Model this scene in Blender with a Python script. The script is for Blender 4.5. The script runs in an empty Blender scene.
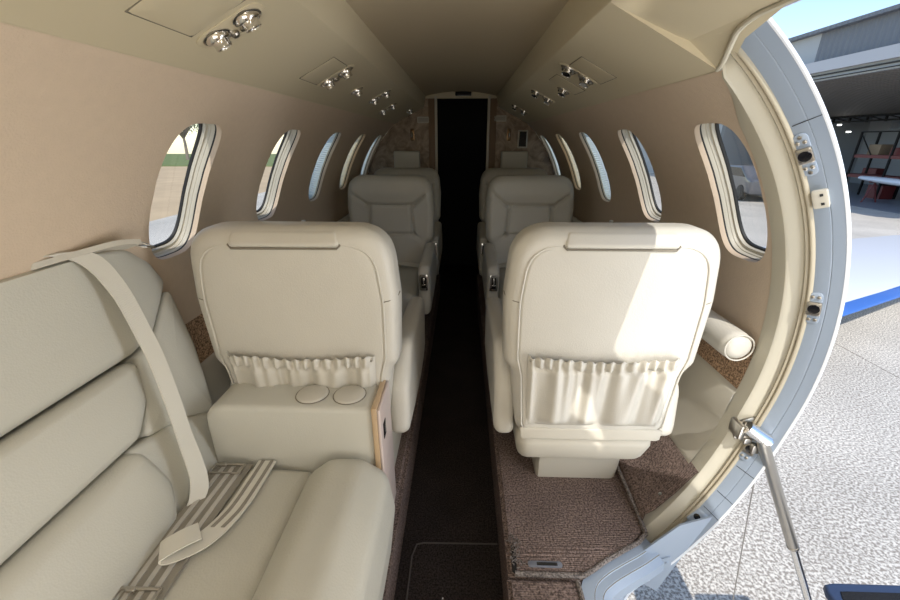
import bpy, bmesh, math, random
from mathutils import Vector, Matrix, noise
PI=math.pi; R_=math.radians
random.seed(7)
scn=bpy.context.scene; COL=scn.collection

# ------------------------------------------------------------ materials
def mat(name,col,rough=.6,metal=0,bump=None,spec=.5,var=0,var_scale=6,coat=0,trans=0,sub=0):
    m=bpy.data.materials.new(name); m.use_nodes=True
    nt=m.node_tree; b=nt.nodes['Principled BSDF']
    b.inputs['Base Color'].default_value=(*col,1)
    b.inputs['Roughness'].default_value=rough; b.inputs['Metallic'].default_value=metal
    b.inputs['Specular IOR Level'].default_value=spec
    if coat: b.inputs['Coat Weight'].default_value=coat
    tc=nt.nodes.new('ShaderNodeTexCoord')
    if var:
        n=nt.nodes.new('ShaderNodeTexNoise'); n.inputs['Scale'].default_value=var_scale; n.inputs['Detail'].default_value=4
        nt.links.new(tc.outputs['Object'],n.inputs['Vector'])
        mx=nt.nodes.new('ShaderNodeMix'); mx.data_type='RGBA'
        mx.inputs[6].default_value=(*[c*(1-var) for c in col],1); mx.inputs[7].default_value=(*[min(1,c*(1+var)) for c in col],1)
        nt.links.new(n.outputs['Fac'],mx.inputs[0]); nt.links.new(mx.outputs[2],b.inputs['Base Color'])
    last=None
    for kind,scale,strength in (bump or []):
        if kind=='noise':
            t=nt.nodes.new('ShaderNodeTexNoise'); t.inputs['Scale'].default_value=scale; t.inputs['Detail'].default_value=5; out=t.outputs['Fac']
        elif kind=='voronoi':
            t=nt.nodes.new('ShaderNodeTexVoronoi'); t.inputs['Scale'].default_value=scale; out=t.outputs['Distance']
        else:
            t=nt.nodes.new('ShaderNodeTexWave'); t.inputs['Scale'].default_value=scale; t.bands_direction=kind; t.inputs['Distortion'].default_value=1.2
            t.inputs['Detail'].default_value=1; out=t.outputs['Fac']
        nt.links.new(tc.outputs['Object'],t.inputs['Vector'])
        bp=nt.nodes.new('ShaderNodeBump'); bp.inputs['Strength'].default_value=strength; bp.inputs['Distance'].default_value=.002
        nt.links.new(out,bp.inputs['Height'])
        if last: nt.links.new(last.outputs['Normal'],bp.inputs['Normal'])
        last=bp
    if last: nt.links.new(last.outputs['Normal'],b.inputs['Normal'])
    return m
LEATH=mat('leather_cream',(.55,.525,.46),.42,bump=[('voronoi',260,.18),('noise',9,.25)],var=.05,var_scale=9)
LEATH2=mat('leather_divan',(.54,.53,.47),.42,bump=[('voronoi',260,.15),('noise',6,.3)],var=.04,var_scale=5)
LEATHW=mat('leather_wrinkled',(.49,.475,.41),.45,bump=[('voronoi',200,.2),('noise',14,.9)],var=.06,var_scale=9)
PLAST=mat('cream_plastic',(.56,.525,.44),.5,bump=[('noise',60,.05)])
SEAM=mat('seam_thread',(.20,.18,.14),.8)
WALLF=mat('wall_fabric',(.64,.52,.40),.85,bump=[('noise',220,.5),('noise',60,.15)],var=.05,var_scale=45)
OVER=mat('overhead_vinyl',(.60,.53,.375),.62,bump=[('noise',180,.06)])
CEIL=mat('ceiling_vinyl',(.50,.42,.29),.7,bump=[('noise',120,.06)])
TRIM=mat('door_trim_vinyl',(.60,.565,.46),.5,bump=[('noise',150,.15)])
SEALM=mat('rubber_seal',(.42,.37,.27),.6)
DARKR=mat('dark_rubber',(.02,.02,.02),.6)
JAMB=mat('painted_jamb',(.33,.39,.47),.35,metal=.15,var=.05,var_scale=4)
RIM=mat('white_rim',(.80,.82,.85),.3)
CHROME=mat('chrome',(.75,.74,.72),.14,metal=1)
STEEL=mat('brushed_steel',(.50,.47,.42),.3,metal=1)
BLACK=mat('black_glass',(.008,.008,.01),.2)
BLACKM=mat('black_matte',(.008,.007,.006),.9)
WOOD=mat('light_veneer',(.50,.36,.22),.35,bump=[('Z',40,.1)],var=.15,var_scale=30,coat=.3)
PINKV=mat('pale_veneer',(.55,.46,.42),.35,var=.06)
BELT=mat('belt_webbing',(.66,.64,.57),.6,bump=[('X',300,.2)])
BELTD=mat('belt_grey_stripe',(.26,.24,.20),.6,bump=[('X',300,.2)])
SHADEC=(.8,.7,.5)
def carpet(name,col,ribs=True):
    m=bpy.data.materials.new(name); m.use_nodes=True; nt=m.node_tree; b=nt.nodes['Principled BSDF']
    b.inputs['Roughness'].default_value=1; b.inputs['Specular IOR Level'].default_value=.1
    tc=nt.nodes.new('ShaderNodeTexCoord')
    n=nt.nodes.new('ShaderNodeTexNoise'); n.inputs['Scale'].default_value=170; n.inputs['Detail'].default_value=6
    n2=nt.nodes.new('ShaderNodeTexNoise'); n2.inputs['Scale'].default_value=7; n2.inputs['Detail'].default_value=3
    nt.links.new(tc.outputs['Object'],n.inputs['Vector']); nt.links.new(tc.outputs['Object'],n2.inputs['Vector'])
    r=nt.nodes.new('ShaderNodeValToRGB'); r.color_ramp.elements[0].position=.36; r.color_ramp.elements[1].position=.66
    r.color_ramp.elements[0].color=(*[c*.45 for c in col],1); r.color_ramp.elements[1].color=(*[c*1.75 for c in col],1)
    nt.links.new(n.outputs['Fac'],r.inputs['Fac'])
    mx=nt.nodes.new('ShaderNodeMix'); mx.data_type='RGBA'; mx.blend_type='MULTIPLY'; mx.inputs[0].default_value=.5
    r2=nt.nodes.new('ShaderNodeValToRGB'); r2.color_ramp.elements[0].color=(.5,.5,.5,1); r2.color_ramp.elements[0].position=.3; r2.color_ramp.elements[1].position=.7
    nt.links.new(n2.outputs['Fac'],r2.inputs['Fac'])
    nt.links.new(r.outputs[0],mx.inputs[6]); nt.links.new(r2.outputs[0],mx.inputs[7]); nt.links.new(mx.outputs[2],b.inputs['Base Color'])
    bp=nt.nodes.new('ShaderNodeBump'); bp.inputs['Strength'].default_value=.9; bp.inputs['Distance'].default_value=.004
    nt.links.new(n.outputs['Fac'],bp.inputs['Height'])
    if ribs:
        w=nt.nodes.new('ShaderNodeTexWave'); w.bands_direction='Y'; w.inputs['Scale'].default_value=48; w.inputs['Distortion'].default_value=1.5
        nt.links.new(tc.outputs['Object'],w.inputs['Vector'])
        b2=nt.nodes.new('ShaderNodeBump'); b2.inputs['Strength'].default_value=.5; b2.inputs['Distance'].default_value=.004
        nt.links.new(w.outputs['Fac'],b2.inputs['Height']); nt.links.new(bp.outputs['Normal'],b2.inputs['Normal']); nt.links.new(b2.outputs['Normal'],b.inputs['Normal'])
    else: nt.links.new(bp.outputs['Normal'],b.inputs['Normal'])
    return m
CARPET=carpet('ledge_carpet',(.195,.145,.125)); CARPD=carpet('aisle_carpet',(.030,.024,.022),False)
CARPT=carpet('tan_side_carpet',(.42,.28,.18),False); CARPE=carpet('carpet_binding',(.19,.165,.15),False)
def marble(name,c1,c2):
    m=bpy.data.materials.new(name); m.use_nodes=True; nt=m.node_tree; b=nt.nodes['Principled BSDF']; b.inputs['Roughness'].default_value=.35
    tc=nt.nodes.new('ShaderNodeTexCoord'); n=nt.nodes.new('ShaderNodeTexNoise'); n.inputs['Scale'].default_value=9; n.inputs['Detail'].default_value=8; n.inputs['Distortion'].default_value=2.2
    r=nt.nodes.new('ShaderNodeValToRGB'); r.color_ramp.elements[0].position=.35; r.color_ramp.elements[1].position=.65
    r.color_ramp.elements[0].color=(*c1,1); r.color_ramp.elements[1].color=(*c2,1)
    nt.links.new(tc.outputs['Object'],n.inputs['Vector']); nt.links.new(n.outputs['Fac'],r.inputs['Fac']); nt.links.new(r.outputs[0],b.inputs['Base Color']); return m
BULK=marble('marbled_bulkhead',(.20,.135,.085),(.42,.31,.21))
def glassy(name,tint=(.80,.80,.78)):
    m=bpy.data.materials.new(name); m.use_nodes=True; nt=m.node_tree; nt.nodes.remove(nt.nodes['Principled BSDF'])
    t=nt.nodes.new('ShaderNodeBsdfTransparent'); t.inputs[0].default_value=(*tint,1); g=nt.nodes.new('ShaderNodeBsdfGlossy'); g.inputs['Roughness'].default_value=.03
    lw=nt.nodes.new('ShaderNodeLayerWeight'); lw.inputs[0].default_value=.5; pw=nt.nodes.new('ShaderNodeMath'); pw.operation='POWER'; pw.inputs[1].default_value=5; nt.links.new(lw.outputs['Facing'],pw.inputs[0]); f=nt.nodes.new('ShaderNodeMath'); f.operation='MULTIPLY_ADD'; f.inputs[1].default_value=.5; f.inputs[2].default_value=.03; nt.links.new(pw.outputs[0],f.inputs[0]); mx=nt.nodes.new('ShaderNodeMixShader')
    nt.links.new(f.outputs[0],mx.inputs[0]); nt.links.new(t.outputs[0],mx.inputs[1]); nt.links.new(g.outputs[0],mx.inputs[2])
    nt.links.new(mx.outputs[0],nt.nodes['Material Output'].inputs[0]); return m
GLASS=glassy('window_glass')
def shade(name,col,scale=None):
    m=bpy.data.materials.new(name); m.use_nodes=True; nt=m.node_tree; nt.nodes.remove(nt.nodes['Principled BSDF'])
    t=nt.nodes.new('ShaderNodeBsdfTranslucent'); d=nt.nodes.new('ShaderNodeBsdfDiffuse'); mx=nt.nodes.new('ShaderNodeMixShader'); mx.inputs[0].default_value=.35
    t.inputs[0].default_value=(*col,1); d.inputs[0].default_value=(*col,1)
    if scale:
        tc=nt.nodes.new('ShaderNodeTexCoord'); w=nt.nodes.new('ShaderNodeTexWave'); w.bands_direction='Z'; w.inputs['Scale'].default_value=scale
        nt.links.new(tc.outputs['Object'],w.inputs['Vector']); bp=nt.nodes.new('ShaderNodeBump'); bp.inputs['Distance'].default_value=.008
        nt.links.new(w.outputs['Fac'],bp.inputs['Height']); nt.links.new(bp.outputs['Normal'],d.inputs['Normal']); nt.links.new(bp.outputs['Normal'],t.inputs['Normal'])
    nt.links.new(t.outputs[0],mx.inputs[1]); nt.links.new(d.outputs[0],mx.inputs[2]); nt.links.new(mx.outputs[0],nt.nodes['Material Output'].inputs[0]); return m
SH_CREAM=shade('cream_shade',(.92,.80,.56),30); SH_BLUE=shade('pale_shade',(.80,.88,.86),30)

# ------------------------------------------------------------ object helpers
def tag(o,label=None,cat=None,group=None,kind=None):
    if label: o['label']=label
    if cat: o['category']=cat
    if group: o['group']=group
    if kind: o['kind']=kind
    return o
def empty(name,loc=(0,0,0),rot=(0,0,0),label=None,cat=None,group=None,kind=None):
    o=bpy.data.objects.new(name,None); o.empty_display_size=.1; COL.objects.link(o); o.location=loc; o.rotation_euler=rot
    return tag(o,label,cat,group,kind)
def obj(name,bm,m,parent=None,smooth=True,angle=40):
    me=bpy.data.meshes.new(name)
    bmesh.ops.recalc_face_normals(bm,faces=bm.faces)
    bm.to_mesh(me); bm.free()
    ms=m if isinstance(m,(list,tuple)) else [m]
    for x in ms: me.materials.append(x)
    if smooth:
        for p in me.polygons: p.use_smooth=True
        me.set_sharp_from_angle(angle=R_(angle))
    o=bpy.data.objects.new(name,me); COL.objects.link(o)
    if parent: o.parent=parent
    return o
def copy_tree(o,parent=None):
    c=o.copy(); COL.objects.link(c); c.parent=parent
    for ch in list(o.children): copy_tree(ch,c)
    return c
def B(): return bmesh.new()
def box(bm,c,s,rot=None,bev=0,seg=2,mi=0):
    r=bmesh.ops.create_cube(bm,size=1.0); vs=r['verts']
    M=Matrix.Translation(Vector(c))@(rot.to_4x4() if rot else Matrix.Identity(4))@Matrix.Diagonal((*s,1))
    bmesh.ops.transform(bm,matrix=M,verts=vs)
    fs={f for v in vs for f in v.link_faces}
    for f in fs: f.material_index=mi
    if bev:
        es={e for v in vs for e in v.link_edges}
        bmesh.ops.bevel(bm,geom=list(es),offset=bev,segments=seg,affect='EDGES',profile=.5)
    return vs
def tube(bm,pts,r,n=12,cap=True,mi=0,closed=False):
    pts=[Vector(p) for p in pts]; rs=r if isinstance(r,(list,tuple)) else [r]*len(pts)
    N=len(pts); rings=[]; prev=None
    for i,p in enumerate(pts):
        if closed: d=(pts[(i+1)%N]-pts[i-1]).normalized()
        else: d=(pts[min(i+1,N-1)]-pts[max(i-1,0)]).normalized()
        if prev is None:
            a=Vector((0,0,1)) if abs(d.z)<.9 else Vector((1,0,0)); u=d.cross(a).normalized()
        else:
            u=(prev-d*prev.dot(d)).normalized()
        prev=u; v=d.cross(u)
        rings.append([bm.verts.new(p+(u*math.cos(t)+v*math.sin(t))*rs[i]) for t in [2*PI*k/n for k in range(n)]])
    for i in range(N if closed else N-1):
        A=rings[i];C=rings[(i+1)%N]
        for k in range(n):
            f=bm.faces.new((A[k],A[(k+1)%n],C[(k+1)%n],C[k])); f.material_index=mi
    if cap and not closed:
        for g in (rings[0],rings[-1]):
            f=bm.faces.new(g); f.material_index=mi
def lathe(bm,prof,M=Matrix.Identity(4),n=28,mi=0):
    # prof: (r,z) list
    rings=[]
    for r,z in prof:
        if r<1e-6: rings.append([bm.verts.new(M@Vector((0,0,z)))])
        else: rings.append([bm.verts.new(M@Vector((r*math.cos(2*PI*k/n),r*math.sin(2*PI*k/n),z))) for k in range(n)])
    for A,C in zip(rings,rings[1:]):
        for k in range(n):
            if len(A)==1 and len(C)==1: continue
            if len(A)==1: f=bm.faces.new((A[0],C[(k+1)%n],C[k]))
            elif len(C)==1: f=bm.faces.new((A[k],A[(k+1)%n],C[0]))
            else: f=bm.faces.new((A[k],A[(k+1)%n],C[(k+1)%n],C[k]))
            f.material_index=mi
def resample(P,M):
    n=len(P); L=[0]
    for i in range(n): L.append(L[-1]+math.dist(P[i],P[(i+1)%n]))
    out=[];j=0
    for k in range(M):
        t=L[-1]*k/M
        while L[j+1]<t: j+=1
        f=(t-L[j])/max(1e-9,L[j+1]-L[j]); a=P[j];b=P[(j+1)%n]
        out.append((a[0]+(b[0]-a[0])*f,a[1]+(b[1]-a[1])*f))
    return out
def roundpoly(P,r,seg=6):
    n=len(P); out=[]; rr=r if isinstance(r,(list,tuple)) else [r]*n
    for i in range(n):
        p=Vector(P[i]);a=Vector(P[i-1]);b=Vector(P[(i+1)%n])
        d1=(a-p);d2=(b-p);l1=d1.length;l2=d2.length;d1.normalize();d2.normalize()
        ang=d1.angle(d2); t=min(rr[i]/math.tan(ang/2),l1*.48,l2*.48) if rr[i]>0 else 0
        if t<=1e-6: out.append(tuple(p)); continue
        p1=p+d1*t;p2=p+d2*t
        for k in range(seg+1):
            s=k/seg; out.append(tuple(p1*(1-s)**2+p*2*s*(1-s)+p2*s*s))
    return out
def puff(bm,outline,h0,h1,r,place,M=96,rings=12,es=5,f1=None,f0=None,b1=0,b0=0,mi=0):
    P=resample(outline,M); area=sum(P[i][0]*P[(i+1)%M][1]-P[(i+1)%M][0]*P[i][1] for i in range(M))
    if area<0: P=P[::-1]
    nrm=[]
    for i in range(M):
        a=P[i-1];c=P[(i+1)%M]; d=Vector((c[0]-a[0],c[1]-a[1])); d.normalize(); nrm.append((-d.y,d.x))
    cx=sum(p[0] for p in P)/M; cy=sum(p[1] for p in P)/M
    def side(h,sgn,bb,ff):
        loops=[]
        for k in range(1,es+1):
            an=PI/2*k/es; ins=r*(1-math.cos(an)); hh=h-sgn*r+sgn*r*math.sin(an); w=k/es
            L=[]
            for (a,b),(nx,ny) in zip(P,nrm):
                A=a+nx*ins;C=b+ny*ins
                L.append((A,C,hh+(ff(A,C)*w if ff else 0)))
            loops.append(L)
        Q=[(a+nx*r,b+ny*r) for (a,b),(nx,ny) in zip(P,nrm)]
        for k in range(1,rings):
            s=1-k/rings
            loops.append([(cx+(a-cx)*s,cy+(b-cy)*s,h+bb*(1-s*s)+(ff(cx+(a-cx)*s,cy+(b-cy)*s) if ff else 0)) for a,b in Q])
        return loops,(cx,cy,h+bb+(ff(cx,cy) if ff else 0))
    lt,ct=side(h1,1,b1,f1); lb,cb=side(h0,-1,-b0,(lambda a,b:-f0(a,b)) if f0 else None)
    seq=[[(a,b,c) for a,b,c in L] for L in reversed(lb)]+[[(a,b,h0+r) for a,b in P]]+([[(a,b,h1-r) for a,b in P]] if h1-r-(h0+r)>1e-5 else [])+lt
    V=[[bm.verts.new(place(*q)) for q in L] for L in seq]
    for A,C in zip(V,V[1:]):
        for k in range(M):
            f=bm.faces.new((A[k],A[(k+1)%M],C[(k+1)%M],C[k])); f.material_index=mi
    for L,c in ((V[0],cb),(V[-1],ct)):
        cv=bm.verts.new(place(*c))
        for k in range(M):
            f=bm.faces.new((L[k],L[(k+1)%M],cv)); f.material_index=mi
def segd(p,a,b):
    ax,ay=a;bx,by=b;px,py=p; dx=bx-ax;dy=by-ay; t=max(0,min(1,((px-ax)*dx+(py-ay)*dy)/(dx*dx+dy*dy)))
    return math.hypot(px-ax-t*dx,py-ay-t*dy)
def ribbon(bm,pts,wd,w,th=.003,mi=0,sub=6):
    # catmull smoothed strap; wd: width direction per point
    P=[Vector(p) for p in pts]; W=[Vector(x).normalized() for x in (wd if isinstance(wd,list) else [wd]*len(P))]
    PP=[];WW=[]
    for i in range(len(P)-1):
        p0=P[max(i-1,0)];p1=P[i];p2=P[i+1];p3=P[min(i+2,len(P)-1)]
        for k in range(sub):
            t=k/sub; PP.append(.5*((2*p1)+(p2-p0)*t+(2*p0-5*p1+4*p2-p3)*t*t+(3*p1-p0-3*p2+p3)*t**3)); WW.append((W[i]*(1-t)+W[i+1]*t).normalized())
    PP.append(P[-1]);WW.append(W[-1]); prev=None
    for i,(p,q) in enumerate(zip(PP,WW)):
        d=(PP[min(i+1,len(PP)-1)]-PP[max(i-1,0)]).normalized(); n=d.cross(q).normalized()
        ring=[bm.verts.new(p+q*w/2*a+n*th/2*b) for a,b in ((-1,-1),(1,-1),(1,1),(-1,1))]
        if prev:
            for k in range(4):
                f=bm.faces.new((prev[k],prev[(k+1)%4],ring[(k+1)%4],ring[k])); f.material_index=mi
        else: bm.faces.new(ring)
        prev=ring
    bm.faces.new(prev)
def extr(bm,poly,axis,a,b,mi=0):
    # prism of 2D polygon, axis 'y': poly in (x,z); 'x': poly in (y,z); 'z': poly in (x,y)
    def pl(p,h): return {'y':(p[0],h,p[1]),'x':(h,p[0],p[1]),'z':(p[0],p[1],h)}[axis]
    A=[bm.verts.new(pl(p,a)) for p in poly];C=[bm.verts.new(pl(p,b)) for p in poly];n=len(poly)
    for k in range(n):
        f=bm.faces.new((A[k],A[(k+1)%n],C[(k+1)%n],C[k])); f.material_index=mi
    f=bm.faces.new(A[::-1]); f.material_index=mi; f=bm.faces.new(C); f.material_index=mi
def strip(bm,prof,y0,y1,n=1):
    rows=[[bm.verts.new((x,y0+(y1-y0)*k/n,z)) for k in range(n+1)] for x,z in prof]
    for A,C in zip(rows,rows[1:]):
        for k in range(n): bm.faces.new((A[k],A[k+1],C[k+1],C[k]))

# ------------------------------------------------------------ cabin shell
RR=.87; ZC=.88; YB=3.75; YF=-.6
def cyl(y,s,rho,side=1):
    t=s/RR; dg=min(52,-math.degrees(t))
    if dg>12: rho=rho*(1+.09*((dg-12)/33)**1.6)   # the lower fuselage is fuller than a circle
    return (side*rho*math.cos(t),y,ZC+rho*math.sin(t))
WS=RR*R_(26.7)            # window centre along the wall's arc
def win_outline(n,side=1):
    out=[]
    for i in range(n):
        t=2*PI*(i+.5)/n-3*PI/4
        c,s_=math.cos(t),math.sin(t); e=2/3.6
        out.append(((.008 if side>0 else -.014)+.113*math.copysign(abs(c)**e,c),.207*math.copysign(abs(s_)**e,s_)))
    return out
def wall(side,y0,y1,centers,name):
    bm=B(); N=16; s0,s1,s2,s3=[RR*R_(a) for a in (-2,10,43.6,49.3)]
    cuts=[];y=y0
    for c in centers:
        if c-.15>y+1e-4: cuts.append((y,c-.15,4,None))
        cuts.append((c-.15,c+.15,N,c)); y=c+.15
    if y1>y+1e-4: cuts.append((y,y1,4,None))
    def grid(ya,yb,ny,sa,sb,ns):
        v=[[bm.verts.new(cyl(ya+(yb-ya)*i/ny,sa+(sb-sa)*j/ns,RR,side)) for i in range(ny+1)] for j in range(ns+1)]
        for j in range(ns):
            for i in range(ny): bm.faces.new((v[j][i],v[j][i+1],v[j+1][i+1],v[j+1][i]))
    for ya,yb,ny,c in cuts:
        grid(ya,yb,ny,s0,s1,4); grid(ya,yb,ny,s2,s3,2)
        if c is None: grid(ya,yb,ny,s1,s2,N)
        else:
            per=[]
            for i in range(N): per.append((ya+(yb-ya)*i/N,s1))
            for i in range(N): per.append((yb,s1+(s2-s1)*i/N))
            for i in range(N): per.append((yb-(yb-ya)*i/N,s2))
            for i in range(N): per.append((ya,s2-(s2-s1)*i/N))
            hole=win_outline(4*N,side)
            # start hole at the same corner
            hole=[(c+a,WS+b) for a,b in hole]
            rings=[per]
            for k in range(1,7):
                f=k/6; rings.append([(p[0]+(h[0]-p[0])*f,p[1]+(h[1]-p[1])*f) for p,h in zip(per,hole)])
            V=[[bm.verts.new(cyl(a,b,RR,side)) for a,b in L] for L in rings]
            lip=[(RR+.003,.996),(RR+.008,.990),(RR+.016,.990)]
            for rho,k in lip: V.append([bm.verts.new(cyl(c+(a-c)*k,WS+(b-WS)*k,rho,side)) for a,b in hole])
            for A,C in zip(V,V[1:]):
                for k in range(4*N): bm.faces.new((A[k],A[(k+1)%(4*N)],C[(k+1)%(4*N)],C[k]))
    bmesh.ops.remove_doubles(bm,verts=bm.verts,dist=1e-4)
    return tag(obj(name,bm,WALLF,angle=50),kind='structure')
CW=[1.163+.605*k for k in range(5)]
wall_left=wall(-1,YF,YB,[.558]+CW,'wall_left')
wall_right=wall(1,1.04,YB,CW,'wall_right')
bm=B(); V=[[bm.verts.new(cyl(y,RR*R_(a),RR)) for a in (30,34,38,42,46,49.3)] for y in (.985,1.041)]
for k in range(5): bm.faces.new((V[0][k],V[0][k+1],V[1][k+1],V[1][k]))
tag(obj('wall_right_edge',bm,WALLF),kind='structure')
bm=B()
strip(bm,[(RR*math.cos(R_(a)),ZC+RR*math.sin(R_(a))) for a in range(-60,60,4)],YF,.245,2)
tag(obj('wall_right_forward',bm,WALLF),kind='structure').name='wall_right_front'

def ringmesh(c,side,spec,n=64):
    bm=B(); V=[]
    o=win_outline(n,side)
    for k,rho in spec: V.append([bm.verts.new(cyl(c+a*k,WS+b*k,rho,side)) for a,b in o])
    for A,C in zip(V,V[1:]):
        for k in range(n): bm.faces.new((A[k],A[(k+1)%n],C[(k+1)%n],C[k]))
    return bm
def diskmesh(c,side,k0,rho,n=64):
    bm=B(); o=win_outline(n,side); V=[]
    for j in range(8):
        k=k0*(1-j/8); V.append([bm.verts.new(cyl(c+a*k,WS+b*k,rho,side)) for a,b in o])
    for A,C in zip(V,V[1:]):
        for k in range(n): bm.faces.new((A[k],A[(k+1)%n],C[(k+1)%n],C[k]))
    cv=bm.verts.new(cyl(c,WS,rho,side))
    for k in range(n): bm.faces.new((V[-1][k],V[-1][(k+1)%n],cv))
    return bm
wi=0
for side in (-1,1):
    for c in ([.558] if side<0 else [])+CW:
        wi+=1; idx=-1 if c<1 else round((c-1.163)/.605)
        w=empty('window_%d'%wi,(0,0,0),kind='structure')
        obj('window_frame',ringmesh(c,side,[(1.005,.8875),(.99,.8885),(.985,.890),(.983,.900),(.972,.901),(.970,.903),(.968,.910),(.93,.911),(.928,.913),(.926,.921)]),PLAST,w,angle=30)
        obj('dark_gap',ringmesh(c,side,[(1.003,.882),(.988,.8845),(.988,.889)]),DARKR,w)
        obj('gasket',ringmesh(c,side,[(.928,.920),(.905,.9215),(.903,.923),(.90,.929)]),DARKR,w)
        obj('window_pane',diskmesh(c,side,.91,.926),GLASS,w)
        if idx in (2,4): obj('window_shade',diskmesh(c,side,.984,.896),SH_BLUE,w)
        if idx in (-1,3): obj('window_shade',diskmesh(c,side,.984,.896),SH_CREAM,w)

# overhead panels, fascia, ceiling
JX,JZ=.566,1.54; FX,FZ=.318,1.664; TX,TZ=.298,1.745
for side,nm in ((-1,'left'),(1,'right')):
    bm=B(); y0=YF if side<0 else .995
    strip(bm,[(side*(JX+.006),JZ-.003),(side*JX,JZ+.0015),(side*FX,FZ)],y0,YB,4)
    tag(obj('overhead_panel_'+nm,bm,OVER,smooth=False),kind='structure').name='trim_%d'%(1 if side<0 else 2)
    bm=B(); strip(bm,[(side*FX,FZ),(side*(FX-.004),FZ+.004),(side*(TX+.006),TZ-.02),(side*TX,TZ),(side*(TX-.0005),TZ+.02)],YF,YB,4)
    tag(obj('fascia_'+nm,bm,OVER,angle=60),kind='structure').name='trim_%d'%(3 if side<0 else 4)
bm=B(); strip(bm,[(FX,FZ),(.40,1.630),(.46,1.606),(.492,1.5955)],YF,.995,4)
a=[(FX,.995,FZ),(JX,.995,JZ),(.492,.995,1.5955)]; bm.faces.new([bm.verts.new(p) for p in a])
a=[(.492,.995,1.5955),(JX+.003,.995,JZ+.002),(.560,.975,1.549),(.54,.93,1.57),(.515,.85,1.588),(.492,.8,1.5955)]; bm.faces.new([bm.verts.new(p) for p in a])
a=[(.44,1.06,1.622),(.59,1.06,1.547),(.585,.985,1.552),(.55,.90,1.58),(.53,.78,1.60),(.44,.78,1.625)]; bm.faces.new([bm.verts.new(p) for p in a])
bmesh.ops.remove_doubles(bm,verts=bm.verts,dist=.004)
tag(obj('trim_5',bm,OVER,angle=70),kind='structure')
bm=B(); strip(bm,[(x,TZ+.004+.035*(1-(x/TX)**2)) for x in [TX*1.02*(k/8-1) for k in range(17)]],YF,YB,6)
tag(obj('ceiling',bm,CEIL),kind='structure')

bm=B()
vv=[[bm.verts.new((.957*math.cos(R_(a)),y,ZC+.957*math.sin(R_(a)))) for y in (YF-.03,YB+.9)] for a in range(56,128,4)]
for A,C in zip(vv,vv[1:]): bm.faces.new((A[0],A[1],C[1],C[0]))
tag(obj('roof_skin',bm,RIM if 'RIM' in globals() else OVER),kind='structure')
# door frame sweep
def door_path(n=260):
    P=roundpoly([(.30,RR*R_(-64)),(.985,RR*R_(-64)),(.985,RR*R_(57)),(.30,RR*R_(57))],[.16,.20,.095,.115],12)
    P=resample(P,n); N=[]
    for i in range(n):
        a=P[i-1];c=P[(i+1)%n]; d=Vector((c[0]-a[0],c[1]-a[1])).normalized(); N.append((-d.y,d.x))
    return P,N
DP,DN=door_path()
def hw(d,ny,s_=0):
    if d>=-.001: return 1
    k=max(0,min(1,(s_-.585)/.155)); k=k*k*(3-2*k)
    return (1-.88*k)*(1-.95*max(0,-ny))
def sweep(prof,m,name,parent,angle=30,mi=None):
    bm=B(); V=[]
    for d,rho in prof:
        V.append([bm.verts.new(cyl(y+nx*d*hw(d,ny,s),s+ny*d*hw(d,ny,s),rho+(.016*max(0,min(1,(s-.735)/.03)) if d<.002 else 0))) for (y,s),(nx,ny) in zip(DP,DN)])
    n=len(DP)
    for A,C in zip(V,V[1:]):
        for k in range(n): bm.faces.new((A[k],A[(k+1)%n],C[(k+1)%n],C[k]))
    return obj(name,bm,m,parent,angle=angle)
DOOR=empty('door_1',kind='structure')
sweep([(-.060,.872),(-.056,.866),(-.050,.8645),(-.006,.8645),(-.002,.867),(.001,.871),(.022,.892),(.024,.897)],TRIM,'door_trim',DOOR)
sweep([(.022,.891),(.0235,.887),(.027,.886),(.030,.889),(.031,.893),(.0335,.890),(.037,.8905),(.039,.895),(.038,.902)],SEALM,'door_seal',DOOR,angle=60)
sweep([(.034,.898),(.040,.901),(.058,.919),(.059,.9215),(.060,.9205),(.076,.936),(.077,.939)],JAMB,'door_jamb',DOOR,angle=20)
sweep([(.0595,.9207),(.0598,.9218),(.0603,.9207)],DARKR,'jamb_groove',DOOR)
sweep([(.0765,.936),(.079,.9385),(.0795,.941),(.077,.945),(.04,.948)],RIM,'outer_rim',DOOR)
bm=B(); V=[]
sel=[i for i in range(len(DP)) if DN[i][1]<-.45]
for d,rho in [(.020,.888),(.030,.886),(.046,.897),(.062,.914),(.066,.922),(.064,.93)]:
    row=[]
    for i in sel:
        w=max(0,min(1,(-DN[i][1]-.45)/.53)); w=w*w*(3-2*w); dd=.024+(d-.024)*w; rr=.8905+(rho-.8905)*w
        row.append(bm.verts.new(cyl(DP[i][0]+DN[i][0]*dd,DP[i][1]+DN[i][1]*dd,rr)))
    V.append(row)
for A,C in zip(V,V[1:]):
    for k in range(len(sel)-1): bm.faces.new((A[k],A[k+1],C[k+1],C[k]))
obj('header_cover',bm,TRIM,DOOR,angle=60)
def cat3(P,sub=6):
    out=[]
    for i in range(len(P)-1):
        p0,p1,p2,p3=[Vector(P[max(0,min(len(P)-1,k))]) for k in (i-1,i,i+1,i+2)]
        for k in range(sub):
            t=k/sub; out.append(.5*((2*p1)+(p2-p0)*t+(2*p0-5*p1+4*p2-p3)*t*t+(3*p1-p0-3*p2+p3)*t**3))
    return out+[Vector(P[-1])]
EP=[(.385,.50),(.385,.66),(.392,.755),(.415,.808),(.46,.845),(.52,.878),(.58,.908),(.64,.942)]
def cat(P,sub=8):
    out=[]
    for i in range(len(P)-1):
        p0,p1,p2,p3=[Vector(P[max(0,min(len(P)-1,k))]) for k in (i-1,i,i+1,i+2)]
        for k in range(sub):
            t=k/sub; out.append(.5*((2*p1)+(p2-p0)*t+(2*p0-5*p1+4*p2-p3)*t*t+(3*p1-p0-3*p2+p3)*t**3))
    out.append(Vector(P[-1])); return out
EC=cat(EP)
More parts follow.
